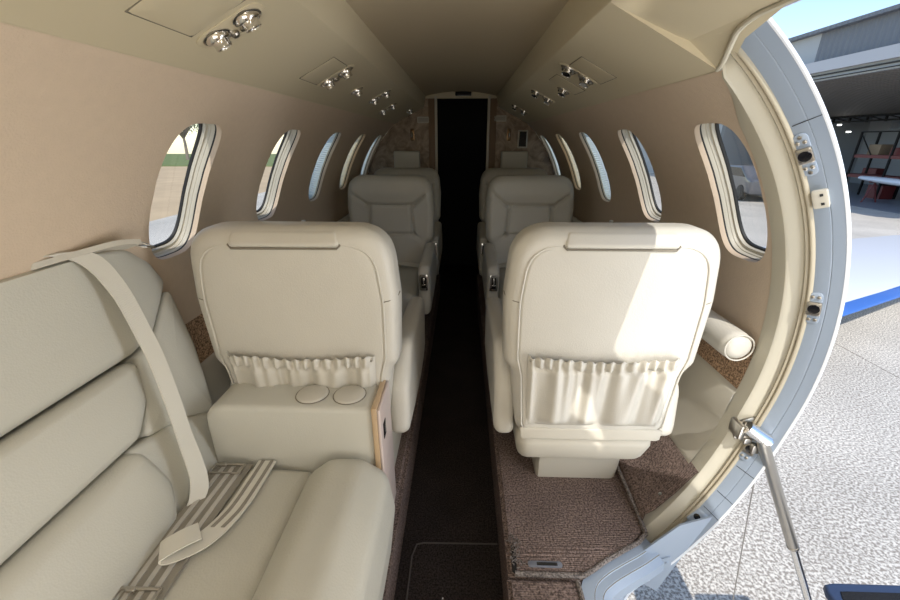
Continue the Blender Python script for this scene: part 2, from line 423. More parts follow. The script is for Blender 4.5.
def eoff(d):
    o=[]
    for i,p in enumerate(EC):
        t=(EC[min(i+1,len(EC)-1)]-EC[max(i-1,0)]).normalized(); o.append((p.x+t.y*d,p.y-t.x*d))
    return o
bm=B(); V=[]
for d,z in ((-.02,.186),(.016,.186),(.020,.178),(.040,.176),(.044,.168),(.062,.160),(.066,.13)):
    V.append([bm.verts.new((x,y,z)) for x,y in eoff(d)])
for A,C in zip(V,V[1:]):
    for k in range(len(A)-1): bm.faces.new((A[k],A[k+1],C[k+1],C[k]))
obj('sill_plate',bm,JAMB,DOOR,angle=25)
for d,z in ((.018,.183),(.042,.173)):
    bm=B(); tube(bm,[(x,y,z) for x,y in eoff(d)],.0014,6); obj('sill_groove',bm,SEAM,DOOR)
bm=B(); tube(bm,[tuple(q) for q in cat3([(.566,1.0,1.543),(.558,.972,1.551),(.545,.94,1.563),(.528,.90,1.577),(.512,.86,1.586),(.502,.81,1.592),(.499,.75,1.5935),(.499,.5,1.5935),(.499,.3,1.5935)])],.0055,8); obj('header_lip',bm,TRIM,DOOR)
# fittings along the aft jamb
def jamb_frame(z,d=.046,rho=.9095,off=0):
    s=RR*math.asin((z-ZC)/rho)
    for _ in range(8): s+=(z-cyl(0,s,rho)[2])/math.cos(s/RR)
    p=Vector(cyl(.985-d,s,rho)); t=s/RR
    out=Vector((math.cos(t),0,math.sin(t))); tan=Vector((-math.sin(t),0,math.cos(t)))
    nrm=(-Vector((0,1,0))-out).normalized(); across=(out-Vector((0,1,0))).normalized()
    M=Matrix((( across.x,tan.x,nrm.x,p.x),(across.y,tan.y,nrm.y,p.y),(across.z,tan.z,nrm.z,p.z),(0,0,0,1)))
    return M
def latch(z,big):
    bm=B(); M=jamb_frame(z,.044,.905)
    def T(v): return M@Vector(v)
    o=roundpoly([(-.013,-.050 if big else -.042),(.013,-.050 if big else -.042),(.013,.05 if big else .042),(-.013,.05 if big else .042)],.012)
    puff(bm,o,-.002,.003,.001,lambda a,b,h:T((a,b,h)),M=48,rings=2,es=2)
    puff(bm,roundpoly([(-.014,-.018),(.014,-.018),(.014,.018),(-.014,.018)],.004),0,.009,.002,lambda a,b,h:T((a,b,h)),M=32,rings=2,es=2,mi=1)
    lathe(bm,[(0,.0094),(.0095,.0094),(.0115,.0098),(.012,.009)],M,mi=2,n=20)
    for yy in (.030,-.030): 
        for xx in (-.006,.006): lathe(bm,[(.0042,.003),(.004,.0052),(.002,.006),(0,.006)],M@Matrix.Translation((xx,yy,0)),n=10,mi=1)
    if big:
        for yy in (.042,-.042): lathe(bm,[(.0042,.003),(.004,.0052),(0,.006)],M@Matrix.Translation((0,yy,0)),n=10,mi=1)
    return obj('latch_receiver',bm,[JAMB,STEEL,BLACK],DOOR)
latch(1.372,True); latch(1.015,False); latch(.575,False)
def smallplate(z,m,w,h,hole=True,nm='striker_block',dd=.05):
    bm=B(); M=jamb_frame(z,dd,.911)
    puff(bm,roundpoly([(-w,-h),(w,-h),(w,h),(-w,h)],.004),-.002,.010,.002,lambda a,b,hh:M@Vector((a,b,hh)),M=32,rings=2,es=2)
    if hole:
        for yy in (-.5,.5): box(bm,M@Vector((.003,h*yy,.0095)),(.006,.006,.002),M.to_3x3(),mi=1)
    return obj(nm,bm,[m,DARKR],DOOR)
smallplate(1.282,PLAST,.014,.021); smallplate(.245,PLAST,.013,.012,False,'jamb_pad',.045)
bm=B(); M=jamb_frame(.305,.046,.907)
puff(bm,roundpoly([(-.015,-.028),(.015,-.028),(.015,.028),(-.015,.028)],.006),-.002,.004,.001,lambda a,b,hh:M@Vector((a,b,hh)),M=32,rings=2,es=2)
lathe(bm,[(0,.0045),(.0085,.0045),(.0095,.004)],M,mi=1,n=20)
obj('hinge_plate',bm,[JAMB,BLACK],DOOR)
# screw on trim near the floor, jamb crossing seams
bm=B(); lathe(bm,[(.006,0),(.0055,.002),(0,.003)],Matrix.Translation((.675,1.0,.332))@Matrix.Rotation(R_(90),4,'X'),n=14)
obj('trim_screw',bm,STEEL,DOOR)
for z in (1.44,.50,.40,.335):
    bm=B(); M=jamb_frame(z,.058,.9205); box(bm,M@Vector((0,0,.001)),(.05,.0016,.002),M.to_3x3()); obj('jamb_seam',bm,DARKR,DOOR)
# gusset plate below the jamb
bm=B()
extr(bm,[(.79,.34),(.752,.22),(.685,-.005),(.585,.067),(.59,.16),(.70,.30)],'y',.908,.914)
obj('gusset_plate',bm,JAMB,DOOR,smooth=False)
bm=B()
extr(bm,roundpoly([(.665,.03),(.71,.09),(.70,.17),(.665,.15),(.635,.09)],.015),'y',.904,.908)
lathe(bm,[(.006,0),(.005,.003),(0,.003)],Matrix.Translation((.69,.904,.14))@Matrix.Rotation(R_(90),4,'X'),n=12)
obj('gusset_cover',bm,JAMB,DOOR)

# lower side panels (both sides)
for side,nm in ((-1,'left'),(1,'right')):
    y0=1.03
    bm=B(); strip(bm,[(side*x,z) for x,z in ((.875,.85),(.868,.80),(.863,.76),(.853,.705),(.85,.70))],y0,YB,3)
    tag(obj('trim_%d'%(6 if side<0 else 9),bm,CARPT),kind='structure')
    bm=B(); strip(bm,[(side*x,z) for x,z in ((.855,.706),(.848,.704),(.838,.692),(.825,.60),(.803,.52),(.772,.44),(.765,.425),(.77,.40))],y0+.005,YB,3)
    tag(obj('trim_%d'%(7 if side<0 else 10),bm,PLAST,angle=60),kind='structure')
    bm=B(); strip(bm,[(side*x,z) for x,z in ((.78,.435),(.765,.425),(.72,.345),(.665,.265),(.64,.245),(.632,.19))],.992 if side>0 else y0,YB,6)
    tag(obj('trim_%d'%(8 if side<0 else 11),bm,CARPET,angle=60),kind='structure')
bm=B()
ro=[(.0,.0)]
def roll(side,y0,y1,x,z,r,name,label):
    t=empty(name,(side*x,y0,z-r),label=label,cat='bolster')
    bm=B(); prof=[]
    Mx=Matrix.Translation((0,0,r))@Matrix.Rotation(R_(-90),4,'X')
    e=.03; L=y1-y0
    pr=[(0,0)]+[(r-e+e*math.sin(a),e-e*math.cos(a)) for a in [PI/2*k/6 for k in range(7)]]+[(r,L-.01),(0,L)]
    lathe(bm,pr,Mx@Matrix.Diagonal((1,1,1,1)),n=36); obj('roll_pad',bm,LEATH,t)
    bm=B(); tube(bm,[(math.cos(a)*(r-.004),.006,r+math.sin(a)*(r-.004)) for a in [2*PI*k/36 for k in range(36)]],.0022,6,closed=True); obj('piping',bm,LEATH,t)
    return t
roll(1,1.03,3.60,.816,.850,.044,'side_bolster','long cream leather roll bolster along the right wall behind the doorway')
roll(-1,1.40,3.60,.816,.850,.044,'side_bolster','long cream leather roll bolster along the left wall under the windows')

# floor
bm=B(); strip(bm,[(-.19,0),(.17,0)],YF,4.7,4); tag(obj('floor',bm,CARPD,smooth=False),kind='structure')
def slabobj(name,poly,z0,z1,m,bev=.012):
    bm=B(); extr(bm,poly,'z',z0,z1)
    es=[e for e in bm.edges if all(abs(v.co.z-z1)<1e-5 for v in e.verts)]
    if bev: bmesh.ops.bevel(bm,geom=es,offset=bev,segments=3,affect='EDGES')
    return tag(obj(name,bm,m,angle=50),kind='structure')
slabobj('floor_ledge_left',[(-.19,YF),(-.19,YB),(-.64,YB),(-.64,YF)],.0,.2,CARPET,.02)
poly=[(.17,.812),(.395,.812),(.43,.832),(.47,.858),(.54,.895),(.60,.925),(.632,.952),(.637,1.0),(.628,1.2),(.628,YB),(.17,YB)]
slabobj('floor_ledge_right',poly,.0,.2,CARPET,.014)
slabobj('floor_entry',[(.165,YF),(.372,YF),(.372,.804),(.165,.804)],.0,.197,CARPET,.012)
def edge(pts,r,name='trim_14',m=CARPE):
    bm=B(); tube(bm,pts,r,8); return tag(obj(name,bm,m),kind='structure')
edge([(.19,.815,.197),(.395,.815,.197),(.43,.835,.197),(.47,.861,.197),(.54,.898,.197),(.60,.928,.197),(.634,.956,.2),(.637,1.0,.2)],.008,'trim_14')
edge([(.634,.953,.208),(.632,1.02,.215),(.626,1.12,.235),(.624,1.22,.245),(.622,1.8,.25)],.006,'trim_15')
edge([(.372,.80,.195),(.374,.6,.195),(.374,.2,.195)],.007,'trim_16')
# ribs of pressed carpet + tear
bm=B()
for k in range(4):
    y=.862+.0125*k; x1=.44+.03*k
    tube(bm,[(.20,y,.2),(x1,y+.004,.2)],.0022,6)
tag(obj('trim_17',bm,CARPET),kind='structure')
t=empty('carpet_tear',(.20,.88,.2),label='frayed tuft of torn carpet threads at the aisle edge of the entry floor',cat='carpet tear')
bm=B(); random.seed(3)
for k in range(34):
    y=random.uniform(-.05,.05); p=[(-.006+random.uniform(-.008,.014),y,.0)]
    for j in range(4): p.append((p[-1][0]+random.uniform(-.009,.009),p[-1][1]+random.uniform(-.009,.009),max(.001,p[-1][2]+random.uniform(-.002,.007))))
    tube(bm,p,.0013,5)
obj('threads',bm,CARPE,t)
bm=B(); puff(bm,roundpoly([(-.014,-.055),(0,-.06),(.004,.03),(-.010,.035)],.004),.0,.0015,.0005,lambda a,b,h:(a-.004,b-.01,h),M=24,rings=2,es=2); obj('dark_slit',bm,BLACKM,t)
t=empty('floor_light',(.284,.843,.2),label='small grey recessed floor fitting with a dark lens set in the carpet',cat='floor fitting')
bm=B(); puff(bm,roundpoly([(-.052,-.010),(.052,-.010),(.052,.010),(-.052,.010)],.008),0,.004,.0015,lambda a,b,h:(a,b,h),M=40,rings=2,es=2); obj('bezel',bm,mat('grey_bezel',(.16,.17,.20),.4),t)
bm=B(); box(bm,(.006,0,.0042),(.062,.010,.001)); obj('lens',bm,BLACK,t)
t=empty('floor_debris',(-.03,.86,0),label='tiny white speck of lint on the dark aisle carpet',cat='lint')
bm=B(); bmesh.ops.create_icosphere(bm,subdivisions=1,radius=.003); obj('speck',bm,RIM,t)
# aisle mat seam
bm=B(); tube(bm,[(-.15,.55,.003),(-.148,1.0,.003),(-.135,1.045,.003),(-.11,1.052,.003),(.165,1.055,.003)],.003,6)
tag(obj('trim_18',bm,mat('dark_binding',(.075,.065,.06),1)),kind='structure')

# rear bulkhead
secpts=[]
for a in range(-48,50,4): secpts.append((RR*math.cos(R_(a)),ZC+RR*math.sin(R_(a))))
right_poly=[(.226,0),(.60,.2)]+secpts+[(JX,JZ),(FX,FZ),(TX,TZ),(.226,TZ+.02)]
bm=B(); extr(bm,right_poly,'y',YB-.001,YB+.03); tag(obj('wall_back_right',bm,BULK,smooth=False),kind='structure').name='wall_back_right'
bm=B(); extr(bm,[(-x if i else -.203,z) for i,(x,z) in enumerate(right_poly[:-1])]+[(-.203,TZ+.02)],'y',YB-.001,YB+.03); tag(obj('wall_back_left',bm,BULK,smooth=False),kind='structure')
bm=B(); extr(bm,[(-.31,1.733),(.31,1.733),(.31,1.80),(-.31,1.80)],'y',YB-.012,YB+.03); tag(obj('wall_back_top',bm,OVER,smooth=False),kind='structure')
for x,nm in ((-.212,'trim_20'),(.235,'trim_21')):
    bm=B(); box(bm,(x,YB-.006,.88),(.022,.02,1.74),bev=.003); tag(obj(nm,bm,PLAST),kind='structure')
for x,nm in ((-.25,'trim_22'),(.275,'trim_23')):
    bm=B(); box(bm,(x,YB-.004,.87),(.055,.01,1.72),bev=.002); tag(obj(nm,bm,mat('brown_panel',(.22,.14,.08),.5)),kind='structure')
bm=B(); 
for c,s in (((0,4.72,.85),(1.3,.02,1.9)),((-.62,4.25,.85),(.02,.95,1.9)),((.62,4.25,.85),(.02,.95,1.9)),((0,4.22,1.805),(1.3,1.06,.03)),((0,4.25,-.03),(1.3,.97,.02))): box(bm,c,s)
tag(obj('wall_lavatory',bm,BLACKM,smooth=False),kind='structure')  # walls coloured black to paint in the darkness beyond the doorway
def plate(name,label,cat,x,z,w,h,d,m,m2=None,inset=.012):
    t=empty(name,(x,YB-.001,z),label=label,cat=cat)
    bm=B(); puff(bm,roundpoly([(-w/2,-h/2),(w/2,-h/2),(w/2,h/2),(-w/2,h/2)],.006),0,d,.003,lambda a,b,hh:(a,-hh,b),M=40,rings=2,es=2); obj('frame',bm,m,t)
    if m2:
        bm=B(); box(bm,(0,-d-.0008,0),(w-2*inset,.0015,h-2*inset)); obj('face',bm,m2,t)
    return t
VG=mat('grey_vent',(.42,.38,.32),.5,bump=[('X',60,.5)])
plate('cabin_sign','small dark unlit cabin sign over the rear doorway','sign',.018,1.768,.135,.036,.014,BLACK,BLACKM,.006)
plate('air_grille','pale rectangular air grille high on the bulkhead, left of the dark doorway','grille',-.322,1.568,.105,.05,.008,PLAST,VG,.010)
plate('air_grille','pale rectangular air grille high on the bulkhead, right of the dark doorway','grille',.333,1.578,.11,.05,.008,PLAST,VG,.010)
plate('wall_screen','dark upright wall screen in a pale frame on the right bulkhead','screen',.535,1.415,.085,.145,.012,PLAST,BLACK,.012)
for x,lb in ((-.42,'small brass coat hook on the left bulkhead'),(.415,'small brass coat hook on the right bulkhead')):
    t=empty('coat_hook',(x,YB-.001,1.45),label=lb,cat='hook')
    bm=B(); puff(bm,roundpoly([(-.018,-.05),(.018,-.05),(.018,.05),(-.018,.05)],.012),0,.004,.0015,lambda a,b,hh:(a,-hh,b),M=30,rings=2,es=2); obj('back_plate',bm,mat('bronze',(.20,.13,.07),.3,metal=1),t)
    bm=B(); tube(bm,[(0,-.004,.02),(0,-.02,.022),(0,-.028,.008),(0,-.02,-.016),(0,-.006,-.02)],.006,10); obj('hook',bm,CHROME,t)

# overhead passenger units
def overhead_matrix(side,x,y):
    d=Vector((side*(JX-FX),0,JZ-FZ)).normalized()      # outward/down along panel
    n=Vector((-side*abs(d.z),0,-abs(d.x))).normalized() # pointing into cabin
    z=JZ+(FZ-JZ)*(JX-x)/(JX-FX)
    Y=n.cross(d)
    M=Matrix(((d.x,Y.x,n.x,side*x),(d.y,Y.y,n.y,y),(d.z,Y.z,n.z,z),(0,0,0,1)))
    return M
def spot(bmD,cx,lens=0,tilt=0,az=0):
    M=Matrix.Translation((cx,0,0))
    bm=bmD; lathe(bm,[(.030,.0),(.0295,.0035),(.027,.0045),(.025,.003),(.022,-.004),(.0,-.004)],M,n=32)
    T=M@Matrix.Rotation(az,4,'Z')@Matrix.Rotation(tilt,4,'X')
    lathe(bm,[(.025,-.003),(.0255,.004),(.0235,.008),(.0175,.0095),(.0165,.017),(.0172,.0185),(.0172,.022),(.0155,.0225),(.0145,.019)],T,n=32)
    return T
def unit(side,x,y,pair,label):
    M=overhead_matrix(side,x,y)
    t=empty('reading_light_unit' if pair else 'air_vent_unit',label=label,cat='reading light' if pair else 'air vent',group=None); t.matrix_world=M
    w=.075 if pair else .035
    bm=B(); puff(bm,roundpoly([(-w,-.034),(w,-.034),(w,.034),(-w,.034)],.033,8),-.002,.0015,.001,lambda a,b,h:(a,b,h),M=60,rings=2,es=2); obj('tray',bm,OVER,t)
    for k,(cx,nm) in enumerate(((-.036,'air_nozzle'),(.036,'reading_light')) if pair else ((0,'air_nozzle'),)):
        bm=B(); T=spot(bm,cx,0,R_(-14),0); o=obj(nm,bm,CHROME,t)
        bm=B(); lathe(bm,[(.0150,.0205),(.0,.019)],T,n=24); obj('nozzle_opening' if nm=='air_nozzle' else 'lens',bm,BLACK if nm=='air_nozzle' else mat('lens_glass',(.35,.36,.36),.08,coat=1),o)
    if pair:
        bm=B(); lathe(bm,[(.009,0),(.009,.008),(.006,.011),(0,.011)],Matrix.Translation((.008,.020,0)),n=16); lathe(bm,[(.006,0),(.006,.006),(0,.007)],Matrix.Translation((-.010,.026,0)),n=14); obj('switch_knob',bm,STEEL,t)
def panel(side,y0,y1,label):
    M=overhead_matrix(side,.43,(y0+y1)/2)
    t=empty('service_panel',label=label,cat='panel'); t.matrix_world=M; L=(y1-y0)/2; w=.062
    bm=B(); puff(bm,roundpoly([(-w,-L),(w,-L),(w,L),(-w,L)],.008),-.003,.0012,.001,lambda a,b,h:(a,b,h),M=60,rings=2,es=2); obj('cover',bm,OVER,t)
    bm=B(); tube(bm,[(w+.001,-L,0),(w+.001,L,0),(-w-.001,L,0),(-w-.001,-L,0)],.0014,6,closed=True); obj('gap_line',bm,SEAM,t)
O=['nearest the camera','second','third','fourth','fifth','farthest']
unit(-1,.432,.905,True,'large paired chrome reading light and air nozzle overhead, left side, nearest the camera')
unit(-1,.425,1.575,True,'paired chrome light and nozzle on left overhead panel, second from the camera')
unit(-1,.44,1.92,False,'single chrome air nozzle on the left overhead panel between two paired units')
unit(-1,.415,2.30,True,'paired chrome light and nozzle on left overhead panel, third pair from the camera')
unit(-1,.46,2.78,True,'paired chrome light and nozzle on left overhead panel, fourth pair from the camera')
unit(-1,.40,3.45,False,'tiny chrome air nozzle on the left overhead panel next to the rear bulkhead')
unit(1,.415,1.59,True,'paired chrome light and nozzle on right overhead panel, nearest the camera')
unit(1,.445,1.92,False,'single chrome air nozzle on the right overhead panel')
unit(1,.42,2.28,True,'paired chrome light and nozzle on right overhead panel, second pair from the camera')
unit(1,.42,3.15,True,'paired chrome light and nozzle on right overhead panel, farthest toward the bulkhead')
panel(-1,.70,.855,'flush rectangular cover on the left overhead panel beside the largest light unit')
panel(-1,1.385,1.535,'flush rectangular cover on the left overhead panel beside the second light unit')
panel(1,1.40,1.55,'flush rectangular cover on the right overhead panel beside the nearest light unit')
panel(1,1.74,1.885,'flush rectangular cover on the right overhead panel beside the single air nozzle')

# ------------------------------------------------------------ cabin seat (front faces local -y, origin on the ledge)
def half_to_full(h): return [(x,z) for x,z in h]+[(-x,z) for x,z in reversed(h)]
def make_seat():
    t=empty('passenger_chair')
    lean=.022
    back_y=lambda z:.385+lean*(z-.28)
    # backrest: a=x b=z h: 0 rear .. .14 front
    outl=roundpoly([(.20,.34),(.225,.375),(.248,.575),(.272,.61),(.280,.80),(.262,1.0),(-.262,1.0),(-.280,.80),(-.272,.61),(-.248,.575),(-.225,.375),(-.20,.34)],[.02,.05,.03,.03,.3,.16,.16,.3,.03,.03,.05,.02],8)
    segs=[((-.15,.82),(.15,.82)),((-.15,.635),(.15,.635)),((-.15,.82),(-.25,.91)),((.15,.82),(.25,.91)),((-.15,.635),(-.245,.56)),((.15,.635),(.245,.56)),((-.13,.82),(-.145,.635)),((.13,.82),(.145,.635))]
    def front(x,z):
        g=0
        for a,b in segs: 
            d=segd((x,z),a,b); g-=.017*math.exp(-(d/.009)**2)
        g+=.030*max(0,(abs(x)-.14)/.14)**1.5*(1 if z>.52 else .5)
        g+=.020*math.exp(-((z-.90)/.07)**2)+.022*math.exp(-((z-.42)/.09)**2)
        return g
    def rear(x,z): return .006*math.exp(-(x/.2)**4)
    def place(a,b,h): return Vector((a,back_y(b)-h,b))
    bm=B(); puff(bm,outl,0,.115,.038,place,M=170,rings=44,es=6,f1=front,f0=rear); obj('backrest',bm,LEATH,t,angle=80)
    # rear panel, slightly proud, with piping
    pan=roundpoly([(.208,.38),(.222,.575),(.236,.63),(.240,.80),(.222,.955),(-.222,.955),(-.240,.80),(-.236,.63),(-.222,.575),(-.208,.38)],[.02,.05,.05,.3,.13,.13,.3,.05,.05,.02],8)
    bm=B(); puff(bm,pan,-.002,.022,.008,lambda a,b,h:Vector((a,back_y(b)-.008+h*.9+.0,b)) if False else Vector((a,back_y(b)-.018+h,b)),M=120,rings=10,es=4,b1=.004); obj('rear_panel',bm,LEATH,t,angle=60)
    bm=B(); P=resample(pan,120); tube(bm,[Vector((a*1.01,back_y(b)+.0025,b)) for a,b in P],.0026,6,closed=True); obj('piping',bm,SEAM if False else LEATH,t)
    for s in (-1,1):
        bm=B(); tube(bm,[Vector((s*q,back_y(.80)+dy,.80+dz)) for q,dy,dz in ((.240,.003,0),(.258,-.004,.003),(.270,-.016,.006),(.278,-.032,.010),(.2805,-.05,.014))],.0015,6); obj('side_seam',bm,SEAM,t)
    # headrest slot cover at the top of the rear
    cov=roundpoly([(-.142,.950),(.142,.950),(.135,.990),(-.135,.990)],.01)
    bm=B(); puff(bm,cov,0,.036,.008,lambda a,b,h:Vector((a,back_y(b)-.024+h+(-.6*max(0,b-.962)),b)),M=80,rings=5,es=4); obj('top_pull',bm,LEATH,t)
    bm=B(); tube(bm,[Vector((-.142,back_y(.95)-.006,.975)),Vector((-.143,back_y(.95)+.004,.955)),Vector((-.135,back_y(.95)+.0075,.9475)),Vector((.135,back_y(.95)+.0075,.9475)),Vector((.143,back_y(.95)+.004,.955)),Vector((.142,back_y(.95)-.006,.975))],.0030,8); obj('pull_shadow_gap',bm,SEAM,t)
    # gathered pocket
    bm=B(); nx,nz=150,26; V=[]
    rnd=random.Random(5); ph=[rnd.uniform(0,6.28) for _ in range(6)]
    for j in range(nz+1):
        row=[]
        for i in range(nx+1):
            u=i/nx*2-1; v=j/nz
            x=u*(.198+.012*v); z=.402+.236*v-.006*math.cos(u*3)*v
            pinch=v**1.5
            w=math.sin(u*34+ph[0]+2*math.sin(u*5+ph[1]))*.5+math.sin(u*21+ph[2]+1.5*v)*.5
            w2=math.sin(u*13+ph[3]+1.2*v)+.6*math.sin(u*7.3+ph[4]-v)
            hgt=.018+.008*w*(.25+.75*pinch)+.009*w2*(1-.35*v)
            edgef=min(1,(1-abs(u))/.06)*min(1,v/.10+.05)
            if v>.86: hgt=.020+.008*math.sin(u*46+ph[5]+math.sin(u*9))*(1-(v-.86)/.14*.4)
            if .82<v<=.88: hgt-=.005
            z+= .005*math.sin(u*46+ph[5])*(v>.97)
            row.append(bm.verts.new((x,back_y(z)+.004+max(.003,hgt)*max(.15,edgef)+.004*v,z)))
        V.append(row)
    for j in range(nz):
        for i in range(nx): bm.faces.new((V[j][i],V[j][i+1],V[j+1][i+1],V[j+1][i]))
    g=bmesh.ops.extrude_face_region(bm,geom=list(bm.faces)); vs=[e for e in g['geom'] if isinstance(e,bmesh.types.BMVert)]
    bmesh.ops.translate(bm,verts=vs,vec=(0,-.003,0))
    pk=obj('gathered_pocket',bm,LEATH,t,angle=80)
    for s in (-1,1):
        bm=B(); lathe(bm,[(.006,0),(.0055,.003),(0,.0045)],Matrix.Translation((s*.200,back_y(.63)+.018,.632))@Matrix.Rotation(R_(-90),4,'X'),n=14); obj('snap',bm,STEEL,pk)
    # lower trim strip, shell and pedestal
    bm=B(); puff(bm,roundpoly([(-.212,.345),(.212,.345),(.216,.388),(-.216,.388)],.006),0,.010,.005,lambda a,b,h:Vector((a,.385+h,b)),M=60,rings=3,es=3); obj('lower_band',bm,PLAST,t)
    bm=B(); puff(bm,roundpoly([(-.215,-.25),(.215,-.25),(.215,.375),(-.215,.375)],.04),.195,.345,.042,lambda a,b,h:Vector((a*(1-.9*max(0,.28-h)),b*(1-1.6*max(0,.28-h)),h)),M=110,rings=5,es=6); obj('seat_shell',bm,PLAST,t)
    bm=B(); puff(bm,roundpoly([(-.150,-.20),(.150,-.20),(.150,.205),(-.150,.205)],.015),0,.21,.006,lambda a,b,h:Vector((a*(1+.25*h)-.045,b*(1+.6*h),h)),M=80,rings=3,es=2); obj('pedestal',bm,PLAST,t)
    # cushion and leg rest
    bm=B(); puff(bm,roundpoly([(-.215,-.29),(.215,-.29),(.215,.28),(-.215,.28)],.05),.255,.425,.055,lambda a,b,h:Vector((a,b,h)),M=110,rings=14,es=7,b1=.022); obj('seat_cushion',bm,LEATH2,t,angle=80)
    bm=B(); puff(bm,roundpoly([(-.19,.05),(.19,.05),(.20,.26),(-.20,.26)],.02),0,.06,.02,lambda a,b,h:Vector((a,-.225-h,b)),M=80,rings=5,es=4); obj('leg_rest',bm,LEATH2,t)
    # arms
    for s in (-1,1):
        o=roundpoly([(-.265,.575),(.22,.60),(.325,.48),(.345,.325),(.32,.305),(.16,.27),(-.10,.24),(-.22,.28)],[.05,.06,.06,.02,.02,.1,.06,.05],6)
        bm=B(); puff(bm,o,0,.066,.026,lambda a,b,h:Vector((s*(.224+h-.18*max(0,.36-b)*.5),a,b)),M=100,rings=8,es=5); ar=obj('armrest',bm,LEATH,t,angle=70)
        if s: 
            bm=B(); puff(bm,roundpoly([(-.023,-.045),(.023,-.045),(.023,.045),(-.023,.045)],.008),0,.006,.002,lambda a,b,h:Vector((s*.257+a,-.262-h,.49+b)),M=40,rings=2,es=2); lp=obj('latch_plate',bm,CHROME,ar)
            bm=B(); box(bm,(s*.257,-.269,.49),(.026,.003,.062)); obj('latch_recess',bm,BLACK,ar)
            bm=B(); box(bm,(s*.257,-.271,.502),(.010,.006,.034),bev=.002); box(bm,(s*.257,-.271,.478),(.020,.006,.008),bev=.002); obj('latch_lever',bm,CHROME,ar)
    # lap belt lying on the cushion
    bm=B(); ribbon(bm,[(.20,.20,.44),(.12,.17,.462),(.03,.19,.468),(-.05,.15,.465),(-.13,.18,.462),(-.20,.21,.44)],(.15,1,.25),.045,.004)
    lb=obj('lap_belt',bm,BELT,t)
    bm=B(); box(bm,(-.02,.155,.474),(.06,.045,.014),Matrix.Rotation(R_(20),3,'Z'),bev=.004); obj('buckle',bm,STEEL,lb)
    return t
seat0=make_seat()
def put(root,x,y,rz,label):
    root.location=(x,y,.2); root.rotation_euler=(0,0,rz); tag(root,label,'chair','passenger seats along the aisle'); return root
XS=.445
put(seat0,.418,1.39,PI,'cream leather seat seen from behind, nearest the open door, sunlight across its back')
s2=put(copy_tree(seat0),-.43,1.38,PI,'cream leather seat seen from behind at left, behind the divan armrest')
s3=put(copy_tree(seat0),.45,2.30,0,'grey-cream leather seat facing the camera, right of the aisle, second row')
s4=put(copy_tree(seat0),-.44,2.30,0,'grey-cream leather seat facing the camera, left of the aisle, second row')
s5=put(copy_tree(seat0),XS-.01,3.02,0,'rearmost seat right of the aisle, mostly hidden, with raised headrest by bulkhead')
s6=put(copy_tree(seat0),-XS+.01,3.02,0,'rearmost seat left of the aisle, mostly hidden, with raised headrest by bulkhead')
for s in (s5,s6):
    bm=B(); puff(bm,roundpoly([(-.105,.95),(.105,.95),(.105,1.125),(-.105,1.125)],.015),0,.06,.012,lambda a,b,h:Vector((a,.46-h,b)),M=70,rings=5,es=4); obj('headrest',bm,LEATH2,s)

# ------------------------------------------------------------ divan
DV=empty('divan',(-.45,.3,.2),label='long side-facing cream leather divan along the left wall with bolstered front edge',cat='divan')
inv=Matrix.Translation((.45,-.3,-.2))
def dv(name,bm,m,parent=None,angle=75):
    if parent is None: bmesh.ops.transform(bm,matrix=inv,verts=bm.verts)
    else: bmesh.ops.transform(bm,matrix=inv,verts=bm.verts)
    return obj(name,bm,m,parent or DV,angle=angle)
def dplace(y,z,h): # back plane, h toward the cabin
    n=Vector((.95,0,.31)); p=Vector((-.655-(z-.53)*.33-.02,y,z)); return p+n*h
Y0=-.50
def bulge(zc,hz,amp,y1=None,ye=.1):
    def f(y,z):
        e=1 if y1 is None else max(0,min(1,(y1-y)/ye)); e=math.sqrt(1-(1-e)**2)
        return amp*(1-min(1,((z-zc)/hz)**2))*e
    return f
bm=B(); puff(bm,roundpoly([(Y0,.915),(.85,.905),(.93,.921),(.99,.966),(1.062,1.022),(1.035,1.095),(.96,1.145),(.86,1.16),(Y0,1.16)],[.02,0,.02,.02,.03,.05,.06,.06,.02]),-.12,.012,.02,dplace,M=220,rings=24,es=5,f1=lambda y,z:bulge(1.03,.15,.018,1.07,.25)(y,z)+.050*max(0,min(1,(z-.99)/.15))**1.3*min(1,max(0,(1.08-y)/.15))); dv('upper_back_cushion',bm,LEATH2)
bm=B(); puff(bm,roundpoly([(Y0,.744),(.735,.742),(.80,.80),(.845,.898),(Y0,.910)],[.02,.03,.04,.02,.02]),-.12,.016,.018,dplace,M=220,rings=24,es=5,f1=bulge(.83,.1,.016,.86,.12)); dv('middle_back_cushion',bm,LEATH2)
bm=B(); puff(bm,roundpoly([(Y0,.50),(.62,.49),(.69,.54),(.735,.62),(.72,.735),(Y0,.740)],[.02,.04,.06,.06,.04,.02]),-.12,.022,.028,dplace,M=220,rings=24,es=5,f1=bulge(.62,.13,.026,.74,.16)); dv('lower_back_cushion',bm,LEATH2)
bm=B(); puff(bm,roundpoly([(.75,.73),(.86,.705),(.965,.65),(1.0,.74),(1.035,.84),(1.065,1.015),(.99,.960),(.93,.915),(.85,.897),(.80,.80)],.018),-.12,.012,.016,dplace,M=160,rings=14,es=5,b1=.006); dv('upper_corner_cushion',bm,LEATH2)
bm=B(); puff(bm,roundpoly([(.70,.74),(.86,.708),(.962,.655),(.945,.60),(.89,.50),(.64,.49)],.02),-.12,.012,.018,dplace,M=140,rings=14,es=5,b1=.008); dv('lower_corner_cushion',bm,LEATH2)
